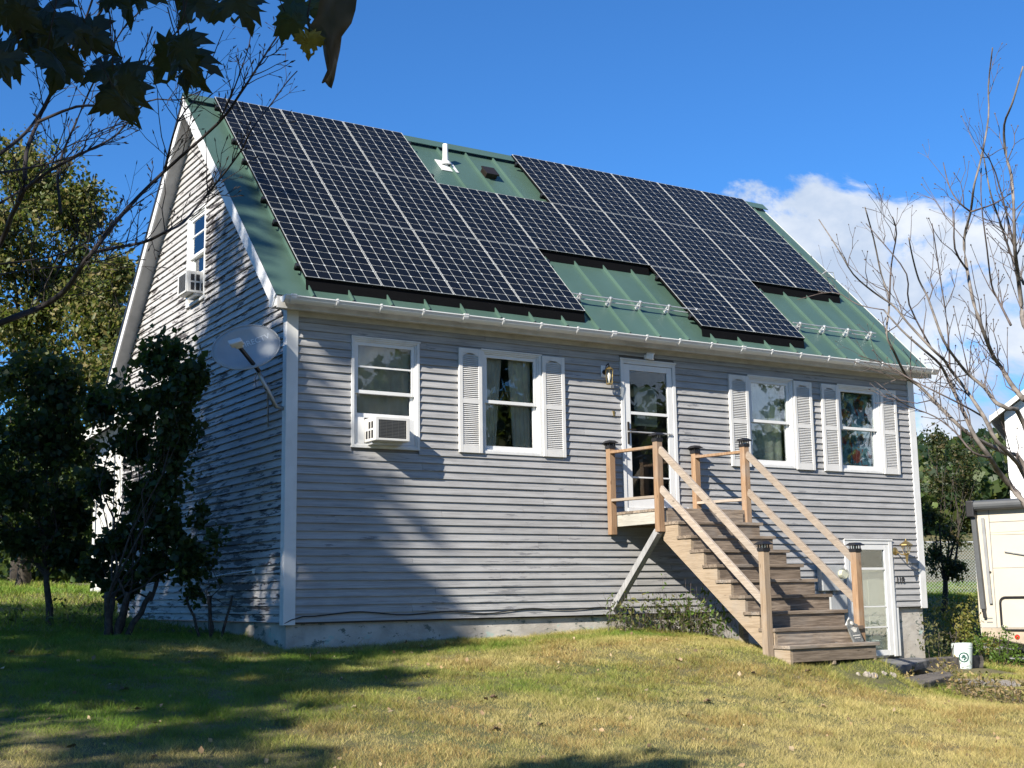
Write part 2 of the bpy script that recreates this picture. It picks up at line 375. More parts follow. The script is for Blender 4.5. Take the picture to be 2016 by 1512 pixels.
def fbm(x, y, s=0, o=4):
    v = 0; a = .5; tot = 0
    for i in range(o): v = v+a*vnoise(x*2**i, y*2**i, s+i*17); tot += a; a *= .5
    return v/tot

# ------------------------------------------------------------------ terrain
CP = np.array([(0, 0, -.31), (1.5, -.1, -.29), (3.5, -.1, -.25), (4.9, -.1, -.20), (6.3, -.1, -.38), (7.6, -.1, -.68), (9.3, 0, -.78), (10.6, 0, -.80), (11.5, -1, -1.02),
    (4.6, -3.0, -.46), (6.05, -3.3, -.56), (5.2, -4.3, -.88), (4.6, -3.55, -.64), (4.4, -4.2, -.80), (6.1, -3.5, -.78), (6.5, -3.5, -.90), (6.4, -2.6, -.82), (5.3, -5.0, -.95), (3.6, -4.2, -.74), (5.3, -3.5, -.68), (7.0, -3.0, -.93), (7.2, -4.0, -1.0), (8.0, -3.0, -1.0), (8.7, -2.2, -.94), (7.5, -2.2, -.86), (5.9, -4.6, -.95), (9.2, -3.8, -1.06), (2, -3, -.55), (0, -3, -.52), (-2, -3, -.52), (3.5, -7, -1.05), (8, -6, -1.05), (12, -4, -1.08), (0, -8, -1.05),
    (-5.7, -14, -1.25), (5, -12, -1.2), (14, -10, -1.15), (-10, -6, -.75), (-1.5, 1.6, -.12), (-2, 2.4, -.05), (-.5, 1.4, -.18), (0, 3.5, -.10), (0, 7, .05), (-5, 8, .22), (0.5, 10.6, .45), (-3, 14, .55), (1.3, 23, .80), (-10, 14, .55), (-9, 25, .85),
    (11, 7, -.5), (5, 7, -.1), (15, 3, -.85), (14.3, 1.3, -1.02), (18.7, 5.5, -.12), (23.5, 9.5, .15), (8, 18, .5), (18, 20, .5), (30, 12, .4), (30, 0, -.4), (22, -10, -1.0), (-20, 0, .1), (-20, -20, -.9), (0, -28, -1.4), (20, -28, -1.3), (35, 35, 1.0), (-20, 35, 1.2), (5, 40, 1.1)], float)
def _tps(r2): return np.where(r2 > 1e-9, .5*r2*np.log(r2+1e-12), 0)
_n = len(CP); _A = np.zeros((_n+3, _n+3)); _d2 = ((CP[:, None, :2]-CP[None, :, :2])**2).sum(-1)
_A[:_n, :_n] = _tps(_d2)+np.eye(_n)*.01; _A[:_n, _n] = 1; _A[:_n, _n+1:] = CP[:, :2]; _A[_n:, :_n] = _A[:_n, _n:].T
_W = np.linalg.solve(_A, np.r_[CP[:, 2], 0, 0, 0])
def ground(x, y):
    x = np.asarray(x, float); y = np.asarray(y, float); sh = x.shape; X = x.ravel(); Y = y.ravel(); out = np.empty_like(X)
    for i in range(0, len(X), 20000):
        a, b_ = X[i:i+20000], Y[i:i+20000]; ac = np.clip(a, -22, 36); bc = np.clip(b_, -30, 42)
        r2 = (ac[:, None]-CP[None, :, 0])**2+(bc[:, None]-CP[None, :, 1])**2
        z = _tps(r2)@_W[:_n]+_W[_n]+_W[_n+1]*ac+_W[_n+2]*bc
        d = np.hypot(a-6, b_-2)
        z = z+(fbm(a*.9, b_*.9, 3, 3)-.5)*.07
        hx = (a*.80+b_*.60); side = (-a*.60+b_*.80)
        hill = 21/(1+np.exp(-(hx-190)/26))*(.55+.55*np.exp(-((side+25)/130)**2))*(.86+.28*fbm(a*.012, b_*.012, 9, 3))
        hl = 12/(1+np.exp(-(b_-a*.2-200)/30))*np.exp(-((a+20)/150)**2)
        out[i:i+20000] = z+np.where(d > 60, np.maximum(hill, hl), 0)
    return out.reshape(sh)
def gz(x, y): return float(ground(np.array([x]), np.array([y]))[0])
ax_ = np.unique(np.concatenate([np.arange(-14, 22, .25), np.arange(-60, 80, 3.), np.arange(-700, 900, 16.)]))
ay_ = np.unique(np.concatenate([np.arange(-12, 14, .25), np.arange(-60, 80, 3.), np.arange(-500, 900, 16.)]))
gx, gy = np.meshgrid(ax_, ay_); gzz = ground(gx, gy)
nx_, ny_ = len(ax_), len(ay_); idx = np.arange(nx_*ny_).reshape(ny_, nx_)
fc = np.stack([idx[:-1, :-1], idx[:-1, 1:], idx[1:, 1:], idx[1:, :-1]], -1).reshape(-1, 4)
# leave the cellar open under the house
cxm = gx.ravel()[fc].mean(1); cym = gy.ravel()[fc].mean(1)
fc = fc[~((cxm > .4) & (cxm < 10.2) & (cym > .35) & (cym < 6.6))]
g = npmesh('ground', np.stack([gx.ravel(), gy.ravel(), gzz.ravel()], -1), fc, mat='soil'); g.data.shade_smooth(); g['kind'] = 'structure'

# ------------------------------------------------------------------ house
W, D, EXPO = 10.66, 6.937, .0947
WALLTOP = 3.66
def rz(y): return y+3.963 if y < D/2 else (D-y)+3.963              # roof top plane
house = thing('house', 'weathered grey clapboard house with green metal roof and raised front door', 'house', (0, 0, -.3))
HO = (0, 0, -.3)
def HB(): return MB(HO)
OPEN = dict(w1=(.80, 1.715, 2.045, 3.39), w2=(2.615, 3.522, 2.05, 3.387), door=(4.825, 5.783, 1.36, 3.45), w3=(7.14, 8.025, 2.062, 3.395), w4=(8.972, 9.882, 2.052, 3.392), bd=(8.935, 10.0, -.74, 1.02))
def subtract(iv, cuts):
    out = [iv]
    for a, b_ in cuts:
        nxt = []
        for p, q_ in out:
            if b_ <= p or a >= q_: nxt.append((p, q_)); continue
            if a > p: nxt.append((p, a))
            if b_ < q_: nxt.append((b_, q_))
        out = nxt
    return [(p, q_) for p, q_ in out if q_-p > .03]
fw = HB()
zs = sorted({0., WALLTOP} | {z for o in OPEN.values() for z in o[2:] if 0 < z < WALLTOP})
for za, zb in zip(zs[:-1], zs[1:]):
    cuts = [(o[0]+.02, o[1]-.02) for o in OPEN.values() if o[2] < (za+zb)/2 < o[3]]
    for a, b_ in subtract((.0, W), cuts): fw.box(a, b_, .0, .12, za, zb)
front_wall = fw.build('front_wall', 'sheath', house)
nb = 0
for k in range(int(WALLTOP/EXPO)):
    z0 = k*EXPO; z1 = z0+EXPO+.012
    cuts = [(o[0], o[1]) for o in OPEN.values() if o[2] < z0+EXPO*.6 and o[3] > z0+EXPO*.4]
    j = random.uniform(1.5, 4.5) if k % 2 else random.uniform(3.2, 6.5)
    cuts += [(j, j+.003), (j+random.uniform(3.2, 4.2),)*2]
    for a, b_ in subtract((.105, W-.105), [c for c in cuts if c[1] > c[0]]):
        wv = random.uniform(-.0018, .0018)
        MBk = HB()._add([(a, -.032+wv, z0), (b_, -.032-wv, z0+random.uniform(-.001, .001)), (b_, 0, z0), (a, 0, z0), (a, -.007, z1), (b_, -.007, z1), (b_, 0, z1), (a, 0, z1)],
                        [(0, 3, 2, 1), (4, 5, 6, 7), (0, 1, 5, 4), (1, 2, 6, 5), (2, 3, 7, 6), (3, 0, 4, 7)])
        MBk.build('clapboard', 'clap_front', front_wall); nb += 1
GW = (3.0, 3.78, 4.40, 5.74)      # gable window y0,y1,z0,z1
T = 3.83
gw = HB(); y0, y1, za, zb = GW
gw.prism([(0, 0, 0), (0, 0, T), (0, y0, y0+T), (0, y0, 0)], (.12, 0, 0))
gw.prism([(0, y1, 0), (0, y1, D-y1+T), (0, D, T), (0, D, 0)], (.12, 0, 0))
gw.prism([(0, y0, 0), (0, y0, za), (0, y1, za), (0, y1, 0)], (.12, 0, 0))
gw.prism([(0, y0, zb), (0, y0, y0+T), (0, D/2, D/2+T), (0, y1, D-y1+T), (0, y1, zb)], (.12, 0, 0))
gable = gw.build('gable_wall', 'sheath', house)
k = 0
while True:
    zl = k*EXPO; zh = zl+EXPO+.012; k += 1
    if zl > D/2+T-.25: break
    lo = lambda z: max(.075, z-T+.02); hi = lambda z: min(D-.075, D-(z-T)-.02)
    if hi(zh)-lo(zh) < .05: break
    cuts = [(GW[0], GW[1])] if GW[2] < zl+EXPO*.6 and GW[3] > zl+EXPO*.4 else []
    j = random.uniform(1.2, 5.5); cuts.append((j, j+.003))
    for a, b_ in subtract((lo(zl), hi(zl)), cuts):
        at_, bt = max(a, lo(zh)) if a == lo(zl) else a, min(b_, hi(zh)) if b_ == hi(zl) else b_
        if bt-at_ < .02: continue
        wv = random.uniform(-.004, .004)
        HB()._add([(-.036-wv, a, zl), (0, a, zl), (0, b_, zl), (-.036+wv, b_, zl), (-.008, at_, zh), (0, at_, zh), (0, bt, zh), (-.008, bt, zh)],
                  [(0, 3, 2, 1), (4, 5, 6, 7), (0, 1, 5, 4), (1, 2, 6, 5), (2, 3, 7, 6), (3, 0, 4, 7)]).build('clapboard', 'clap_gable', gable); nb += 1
# far walls
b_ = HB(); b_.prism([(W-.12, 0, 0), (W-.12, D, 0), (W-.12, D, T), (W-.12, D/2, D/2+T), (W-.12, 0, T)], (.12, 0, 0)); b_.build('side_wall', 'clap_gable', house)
HB().box(.12, W-.12, D-.12, D, -.9, T).build('back_wall', 'clap_front', house)
# rooms behind the glass
HB().box(.13, W-.13, .13, D-.13, 1.22, 1.32).build('room_floor', 'inner', house)
HB().box(.13, W-.13, .13, D-.13, 3.70, 3.78).build('room_ceiling', 'inner', house)
HB().box(.13, W-.13, 3.4, 3.5, 1.32, 3.70).build('room_wall', 'inner', house)
HB().box(4.2, 4.28, .13, 3.4, 1.32, 3.70).build('room_wall', 'inner', house)
HB().box(6.4, 6.48, .13, 3.4, 1.32, 3.70).build('room_wall', 'inner', house)
HB().box(.13, W-.13, 1.4, 1.5, -.9, 1.22).build('cellar_wall', 'inner', house)
HB().box(2.2, 4.6, 3.4, 3.5, 3.78, 6.6).build('attic_wall', 'inner', house); HB().box(2.2, 2.28, 1.9, 5, 3.78, 5.4).build('attic_wall', 'inner', house)
# corner boards
for (a, c_) in (((-.042, .105), (-.03, .075)), ((W-.105, W+.03), (-.03, .075))):
    cb = HB(); cb.box(a[0], a[1], -.040, 0, -.03, WALLTOP-.02)
    x = a[0] if a[0] < 1 else W; cb.box(x, x+.042 if x < 1 else x+.03, .0015, c_[1], -.03, 3.80); cb.build('corner_board', 'white', house, bevel=.003)
# foundation
f_ = HB(); f_.box(.02, 8.9, .03, .30, -1.2, -.012); f_.box(10.06, W-.02, .03, .30, -1.2, -.012); f_.box(.02, .30, .301, D-.02, -1.2, -.012); f_.box(W-.30, W-.02, .301, D-.02, -1.2, -.012); f_.build('foundation', 'concrete', house)
dr = HB(); dr.box(0, 8.92, -.012, .03, -.02, 0); dr.box(10.03, W, -.012, .03, -.02, 0); dr.build('drip_board', 'dark', house)
# roof
R2 = math.sqrt(.5); OX, OY, SLEN = .243, .2, 5.187
def rp(x, s, h=0): return (x, -.2+s*R2-h*R2, 3.763+s*R2+h*R2)
def rq(x, s, h=0): p = rp(x, s, h); return (p[0], D-p[1], p[2])
rf = HB()
for fn in (rp, rq):
    a, c2 = -OX+.012, W+OX-.012
    rf._add([fn(a, .03, -.13), fn(c2, .03, -.13), fn(c2, SLEN, -.13), fn(a, SLEN, -.13), fn(a, .03, -.012), fn(c2, .03, -.012), fn(c2, SLEN, -.012), fn(a, SLEN, -.012)],
            [(0, 3, 2, 1), (4, 5, 6, 7), (0, 1, 5, 4), (1, 2, 6, 5), (2, 3, 7, 6), (3, 0, 4, 7)] if fn is rp else [(0, 1, 2, 3), (4, 7, 6, 5), (0, 4, 5, 1), (1, 5, 6, 2), (2, 6, 7, 3), (3, 7, 4, 0)])
roof = rf.build('roof', 'rake', house)
seams = [.215-.518]+[.215+.518*i for i in range(0, 21)]
seams = [x for x in seams if -OX+.1 < x < W+OX-.1]
edges = [-OX]+seams+[W+OX]
for a, c2 in zip(edges[:-1], edges[1:]):
    mbk = HB(); bow = random.uniform(-.002, .003)
    mbk._add([rp(a+.002, 0, 0), rp((a+c2)/2, 0, bow), rp(c2-.002, 0, 0), rp(a+.002, SLEN, 0), rp((a+c2)/2, SLEN, bow), rp(c2-.002, SLEN, 0), rp(a+.002, 0, -.01), rp((a+c2)/2, 0, -.01), rp(c2-.002, 0, -.01), rp(a+.002, SLEN, -.01), rp((a+c2)/2, SLEN, -.01), rp(c2-.002, SLEN, -.01)],
             [(0, 1, 4, 3), (1, 2, 5, 4), (6, 9, 10, 7), (7, 10, 11, 8), (0, 6, 7, 1), (1, 7, 8, 2), (0, 3, 9, 6), (2, 8, 11, 5)])
    mbk.build('roof_sheet', 'roof', roof)
for x in seams:
    mbk = HB(); mbk._add([rp(x-.011, -.004, 0), rp(x+.011, -.004, 0), rp(x+.007, .0, .042), rp(x-.007, .0, .042), rp(x-.011, SLEN, 0), rp(x+.011, SLEN, 0), rp(x+.007, SLEN, .042), rp(x-.007, SLEN, .042)],
              [(0, 1, 2, 3), (4, 7, 6, 5), (0, 4, 5, 1), (1, 5, 6, 2), (2, 6, 7, 3), (3, 7, 4, 0)]); mbk.build('roof_seam', 'roof', roof)
    HB().obox(rp(x, -.006, .012), (1, 0, 0), (0, R2, R2), (0, -R2, R2), .018, .008, .016).build('seam_clip', 'dark', roof)
b_ = HB(); b_._add([rq(-OX, 0, 0), rq(W+OX, 0, 0), rq(W+OX, SLEN, 0), rq(-OX, SLEN, 0), rq(-OX, 0, -.01), rq(W+OX, 0, -.01), rq(W+OX, SLEN, -.01), rq(-OX, SLEN, -.01)], [(0, 1, 2, 3), (4, 7, 6, 5), (0, 4, 5, 1), (2, 6, 7, 3), (3, 7, 4, 0), (1, 5, 6, 2)]); b_.build('rear_roof_sheet', 'roof', roof)
rc = HB()
for fn in (rp, rq):
    rc._add([fn(-OX-.02, SLEN-.16, .055), fn(W+OX+.02, SLEN-.16, .055), fn(W+OX+.02, SLEN+.04, .055), fn(-OX-.02, SLEN+.04, .055), fn(-OX-.02, SLEN-.16, .045), fn(W+OX+.02, SLEN-.16, .045), fn(W+OX+.02, SLEN+.03, .045), fn(-OX-.02, SLEN+.03, .045)], [(0, 1, 2, 3), (4, 7, 6, 5), (0, 4, 5, 1), (0, 3, 7, 4), (1, 5, 6, 2)])
rc.build('ridge_cap', 'roof', roof)
for xs_, nm in ((-OX-.008, 1), (W+OX-.014, 1)):
    for fn, sg in ((rp, 1), (rq, -1)):
        poly = [fn(xs_, -.02, -.17), fn(xs_, -.02, -.012), fn(xs_, SLEN+.01, -.012), fn(xs_, SLEN-.17, -.17)]
        HB().prism(poly, (.022, 0, 0)).build('rake_board', 'white', roof)
        tr = [fn(xs_-.012, -.02, -.05), fn(xs_-.012, -.02, .006), fn(xs_-.012, SLEN+.01, .006), fn(xs_-.012, SLEN-.04, -.05)]
        HB().prism(tr, (.010, 0, 0)).build('rake_flashing', 'dark' if fn is rq else 'white', roof)
# eave: soffit, fascia, returns
so_ = HB(); so_.box(-OX, W+OX, -.215, -.022, 3.625, 3.645); so_.box(-OX, W+OX, -.235, -.2155, 3.60, 3.735); so_.build('soffit', 'soffit', house)
HB().box(.02, W-.02, -.030, -.0225, 3.565, 3.624).build('frieze_board', 'soffit', house)
for x in (-OX, W+OX-.02):
    HB().prism([(x, -.2149, 3.6455), (x, -.2149, 3.70), (x, .03, 3.87), (x, .03, 3.6455)], (.02, 0, 0)).build('eave_return', 'white', house)
# gutter: half-round trough
gt = HB(); gy0, gz0, gr = -.345, 3.715, .078; seg = 10; pr = []
for i in range(seg+1):
    a = math.pi+math.pi*i/seg; pr.append((gy0+gr*math.cos(a), gz0+gr*math.sin(a)*.95))
inner = [(gy0+(gr-.004)*math.cos(math.pi+math.pi*i/seg), gz0+(gr-.004)*math.sin(math.pi+math.pi*i/seg)*.95) for i in range(seg+1)][::-1]
poly = [(-OX+.03, y, z) for y, z in [(pr[0][0]-.008, pr[0][1]+.004), (pr[0][0]-.008, pr[0][1]-.008)]+pr[1:]+inner]
gt.prism(poly, (W+2*OX-.05, 0, 0))
gutter = gt.build('gutter', 'vinyl', house)
for x in (-OX+.03, W+OX-.024):
    HB().prism([(x-.006, y, z) for y, z in pr], (.010, 0, 0)).build('gutter_end_cap', 'vinyl', gutter)
for i, x in enumerate(np.arange(-.15, W+.3, .572)):
    wd = .022 if i % 4 else .07
    bk = HB()
    for j in range(seg):
        (ya, zA), (yb, zB) = pr[j], pr[j+1]
        k1, k2 = 1.07, 1.0
        A = (gy0+(ya-gy0)*1.10, gz0+(zA-gz0)*1.10); B = (gy0+(yb-gy0)*1.10, gz0+(zB-gz0)*1.10); A2 = (gy0+(ya-gy0)*1.012, gz0+(zA-gz0)*1.012); B2 = (gy0+(yb-gy0)*1.012, gz0+(zB-gz0)*1.012)
        bk.prism([(x, *A), (x, *B), (x, *B2), (x, *A2)], (wd, 0, 0))
    bk.box(x, x+wd, gy0-gr-.012, gy0-gr+.008, gz0+.0005, gz0+.016); bk.build('gutter_bracket', 'vinyl', gutter)
# vents, snow guards
p = rp(3.79, 4.49); vp = HB(); vp.lathe((p[0], p[1], p[2]-.05), [(.045, 0), (.042, .39), (.036, .39), (.036, .35)], seg=14); vp.build('vent_pipe', 'pvc', roof, smooth=False)
bt = HB(); bt.lathe(rp(3.79, 4.49, .0), [(.10, .0), (.09, .03), (.052, .07), (.052, .10)], seg=14); bt.obox(rp(3.79, 4.44, .008), (1, 0, 0), (0, R2, R2), (0, -R2, R2), .15, .17, .005); bt.build('pipe_flashing', 'lead', roof)
vh = HB(); vh.prism([rp(4.42, 4.28, .004), rp(4.62, 4.28, .004), rp(4.62, 4.28, .075), rp(4.42, 4.28, .075)], tuple(.2*np.array([0, R2, R2]))); vh.obox(rp(4.52, 4.37, .09), (1, 0, 0), (0, R2, R2), (0, -R2, R2), .115, .12, .012); vh.build('roof_vent', 'bronze', roof)
SG = .70
for grp in ([4.36, 4.88, 5.40, 5.92, 6.435], [8.507, 9.025, 9.543, 10.06]):
    for x in grp:
        sb = HB(); sb.prism([rp(x-.013, SG-.05, .02), rp(x-.013, SG+.05, .02), rp(x-.013, SG+.025, .145), rp(x-.013, SG-.012, .15)], (.026, 0, 0)); sb.obox(rp(x, SG, .028), (1, 0, 0), (0, R2, R2), (0, -R2, R2), .028, .035, .02); sb.build('snow_guard_bracket', 'alu', roof)
    for h, ds in ((.075, -.02), (.125, .006)):
        HB().tube([rp(grp[0]-.15, SG+ds, h), rp(grp[-1]+(.12 if grp[0] > 5 else .12), SG+ds, h)], .010, 8).build('snow_guard_rail', 'alu', roof)
sb = HB(); sb.tube([rp(10.55, 2.72, .0), rp(10.62, 2.72, .09), rp(10.80, 2.72, .10), rp(10.84, 2.66, .02)], .009, 6); sb.build('snow_guard_stub', 'alu', roof)

# ---- windows
class Pl:     # a wall plane: u along the wall, d outwards, z up
    def __init__(s, kind): s.k = kind
    def box(s, mb, u0, u1, d0, d1, z0, z1):
        if s.k == 'F': mb.box(u0, u1, -max(d0, d1), -min(d0, d1), z0, z1)
        else: mb.box(-max(d0, d1), -min(d0, d1), u0, u1, z0, z1)
def ring(pl, mb, u0, u1, z0, z1, wd, d0, d1, wt=None, wb=None):
    wt = wd if wt is None else wt; wb = wd if wb is None else wb
    pl.box(mb, u0, u0+wd, d0, d1, z0, z1); pl.box(mb, u1-wd, u1, d0, d1, z0, z1)
    pl.box(mb, u0+wd, u1-wd, d0, d1-.0015, z1-wt, z1); pl.box(mb, u0+wd, u1-wd, d0, d1-.0015, z0, z0+wb)
def window(pl, u0, u1, z0, z1, zmeet, lower=None, bar=None, gm='glass'):
    mb = HB(); ring(pl, mb, u0-.004, u1+.004, z0-.004, z1+.004, .036, -.06, .040); ring(pl, mb, u0+.03, u1-.03, z0+.03, z1-.03, .022, -.10, .022)
    pl.box(mb, u0-.012, u1+.012, .0405, .052, z1-.012, z1+.010)
    win = mb.build('window', 'white', house, bevel=.002)
    a, b2 = u0+.052, u1-.052
    s1 = HB(); ring(pl, s1, a, b2, zmeet-.02, z1-.052, .042, -.028, .006)
    if bar: pl.box(s1, a+.042, b2-.042, -.024, .0, bar-.011, bar+.011)
    s1.build('sash', 'vinyl', win, bevel=.002)
    g_ = HB(); pl.box(g_, a+.036, b2-.036, -.014, -.010, zmeet+.02, z1-.09); g_.build('pane', gm, win)
    zb = z0+.052 if lower is None else lower
    s2 = HB(); ring(pl, s2, a+.002, b2-.002, zb, zmeet+.022, .042, -.064, -.030, wt=.04, wb=.055); s2.build('sash', 'vinyl', win, bevel=.002)
    g_ = HB(); pl.box(g_, a+.036, b2-.036, -.050, -.046, zb+.05, zmeet-.012); g_.build('pane', gm, win)
    return win
F_, G_ = Pl('F'), Pl('G')
WIN = {}
WIN['w1'] = window(F_, *OPEN['w1'], 2.725, lower=2.415, bar=3.036); WIN['w2'] = window(F_, *OPEN['w2'], 2.72); WIN['w3'] = window(F_, *OPEN['w3'], 2.735, gm='glassdull'); WIN['w4'] = window(F_, *OPEN['w4'], 2.73, gm='glassdull')
WIN['g'] = window(G_, *GW, 5.12, lower=4.80, bar=5.42)
HB().box(.855, .975, -.012, .012, 2.10, 2.414).build('side_curtain', 'vinyl', WIN['w1']); HB().box(1.445, 1.66, -.012, .012, 2.10, 2.414).build('side_curtain', 'vinyl', WIN['w1'])
def shutter(u0, u1, z0, z1):
    mb = HB(); mid = z0+.49*(z1-z0)
    w_ = .052
    mb.box(u0, u0+w_, -.062, -.023, z0, z1); mb.box(u1-w_, u1, -.062, -.023, z0, z1)
    for a, b2 in ((z0, z0+.095), (mid-.03, mid+.03), (z1-.06, z1)): mb.box(u0+w_, u1-w_, -.0605, -.023, a, b2)
    # shallow arched head
    n = 8; pts = [(u0+w_, -.059, z1-.0601)]+[(u0+w_+(u1-u0-2*w_)*i/n, -.059, z1-.062-.038*(1-math.sin(math.pi*i/n))) for i in range(n+1)]+[(u1-w_, -.059, z1-.0601)]
    mb.prism(pts, (0, .03, 0)); mb.box(u0+.02, u1-.02, -.030, -.022, z0+.02, z1-.02)
    sh = mb.build('shutter', 'shutter', house, bevel=.0025)
    lv = HB()
    for a, b2 in ((z0+.097, mid-.032), (mid+.032, z1-.075)):
        n = int((b2-a)/.0245); st = (b2-a)/n
        for i in range(n):
            z = a+st*(i+.5); lv._add([(u0+w_, -.058, z-.011), (u1-w_, -.058, z-.011), (u1-w_, -.034, z+.011), (u0+w_, -.034, z+.011), (u0+w_, -.058, z-.006), (u1-w_, -.058, z-.006), (u1-w_, -.034, z+.016), (u0+w_, -.034, z+.016)], [(0, 3, 2, 1), (4, 5, 6, 7), (0, 1, 5, 4), (1, 2, 6, 5), (2, 3, 7, 6), (3, 0, 4, 7)])
    lv.build('louvres', 'shutter', sh, kind='stuff')
for u0, u1 in ((2.272, 2.607), (3.531, 3.885), (6.765, 7.128), (8.036, 8.405), (8.612, 8.960), (9.893, 10.243)): shutter(u0, u1, 2.045, 3.378)
# upper storm door
x0, x1, z0, z1 = OPEN['door']
mb = HB(); mb.box(x0, x0+.055, -.045, .1, z0, z1); mb.box(x1-.055, x1, -.045, .1, z0, z1); mb.box(x0+.055, x1-.055, -.0435, .1, z1-.06, z1); mb.box(x0-.015, x1+.015, -.055, -.0455, z1-.012, z1+.014); mb.box(x0+.055, x1-.055, -.06, .1, z0, z0+.045)
door = mb.build('front_door', 'white', house, bevel=.003)
a, c2 = x0+.062, x1-.062
mb = HB(); mb.box(a, a+.095, -.034, .002, z0+.05, z1-.066); mb.box(c2-.085, c2, -.034, .002, z0+.05, z1-.066); mb.box(a+.095, c2-.085, -.033, .002, z1-.145, z1-.066); mb.box(a+.095, c2-.085, -.033, .002, z0+.05, z0+.19)
for z, h in ((2.71, .020), (1.827, .010)): mb.box(a+.095, c2-.085, -.030, -.002, z-h, z+h)
leafd = mb.build('storm_door', 'vinyl', door, bevel=.002)
HB().box(a+.09, c2-.08, -.016, -.012, z0+.18, z1-.14).build('pane', 'glassdoor', door)
HB().tube([(a+.03, -.05, 2.445), (c2-.04, -.05, 2.447)], .011, 8).build('push_bar', 'alu', door)
hb = HB(); hb.box(a+.03, a+.055, -.052, -.034, 2.28, 2.58); hb.tube([(a+.045, -.052, 2.47), (a+.045, -.085, 2.47), (a+.14, -.085, 2.475)], .009, 6); hb.build('handle', 'bronze', door)
mb = HB(); mb.box(a, c2, .055, .10, z0+.045, z1-.06); mb.build('inner_door', 'doordark', door); 
HB().box(a+.22, c2-.22, .045, .054, 2.55, 3.1).build('door_lite', 'curtain_sheer', door)
# basement storm door
x0, x1, z0, z1 = OPEN['bd']
mb = HB(); mb.box(x0, x0+.075, -.045, .12, z0, z1); mb.box(x1-.115, x1-.04, -.045, .12, z0, z1); mb.box(x0+.075, x1-.115, -.0435, .12, z1-.065, z1); mb.box(x0-.01, x1-.03, -.055, -.0455, z1-.01, z1+.015); mb.box(x1-.038, x1+.04, -.028, .029, z0, -.012); mb.box(x1-.038, x1-.001, -.026, .1, -.0118, z1-.003)
bdoor = mb.build('basement_door', 'white', house, bevel=.003)
a, c2 = x0+.08, x1-.12
mb = HB(); mb.box(a, a+.09, -.036, .002, z0+.02, z1-.07); mb.box(c2-.09, c2, -.036, .002, z0+.02, z1-.07); mb.box(a+.09, c2-.09, -.035, .002, z1-.15, z1-.07); mb.box(a+.09, c2-.09, -.035, .002, z0+.02, z0+.10)
mb.box(a+.09, c2-.09, -.033, 0, .565, .600)
for z in (.012, -.295): mb.box(a+.09, c2-.09, -.027, -.015, z-.009, z+.009)
mb.build('storm_door', 'vinyl', bdoor, bevel=.002)
HB().box(a+.085, c2-.085, -.013, -.010, z0+.09, .57).build('pane', 'glassdull', bdoor); HB().box(a+.085, c2-.085, -.013, -.010, .595, z1-.145).build('pane', 'glassdoor', bdoor)
mb = HB(); mb.box(a, c2, .07, .11, z0+.02, z1-.07)
for zz in ((-.62, -.12), (.02, .55)):
    for xx in (a+.14, a+.48): mb.box(xx, xx+.22, .058, .0698, zz[0], zz[1])
mb.build('inner_door', 'doorwhite', bdoor, bevel=.006)
HB().box(a+.05, c2-.05, .05, .057, .60, z1-.12).build('door_lite', 'doordark', bdoor)
# curtains and hanging
def folds(u0, u1, z0, z1, y, amp, n, ph, taper=0.):
    mb = HB(); cols = n*6; rows = 8; vs = []
    for j in range(rows+1):
        f = j/rows; z = z0+(z1-z0)*f; sq = 1-taper*(1-f)
        for i in range(cols+1):
            g2 = i/cols; vs.append((u0+(u1-u0)*g2*sq, y+amp*math.sin(g2*n*2*math.pi+ph)*(1-.5*f)+amp*.4*math.sin(g2*n*5+ph), z))
    c1 = cols+1; fs = [(j*c1+i, j*c1+i+1, (j+1)*c1+i+1, (j+1)*c1+i) for j in range(rows) for i in range(cols)]
    mb._add(vs, fs); return mb
for args, mat, lab, win in (((.86, 1.66, 2.42, 3.33, .10, .014, 6, .3), 'curtain_tan', 'tan pleated curtain', 'w1'), ((2.68, 3.00, 2.1, 3.32, .10, .014, 4, .0, .35), 'curtain_tan', 'tan curtain tied back, left half', 'w2'), ((3.44, 3.10, 2.1, 3.32, .10, .014, 4, .7, .2), 'curtain_tan', 'tan curtain, right half', 'w2'), ((7.2, 7.95, 2.1, 3.33, .16, .010, 5, .2), 'curtain_sheer', 'pale sheer curtain', 'w3')):
    o = folds(*args).build('curtain', mat, WIN[win], smooth=True, label=lab)
folds(9.03, 9.83, 2.1, 3.30, .15, .006, 2, .2).build('window_hanging', 'hanging', WIN['w4'], smooth=True, label='window hanging printed in teal, red and tan shapes')
folds(3.06, 3.72, 4.82, 5.68, 0, .015, 4, .2)
gc = HB(); 
for i in range(12):
    y = 3.06+.66*i/12; gc._add([(.2+.02*math.sin(i*1.7), y, 4.82), (.2+.02*math.sin((i+1)*1.7), y+.055, 4.82), (.2+.02*math.sin((i+1)*1.7), y+.055, 5.66), (.2+.02*math.sin(i*1.7), y, 5.66)], [(0, 1, 2, 3)])
gc.build('curtain', 'curtain_sheer', WIN['g'])
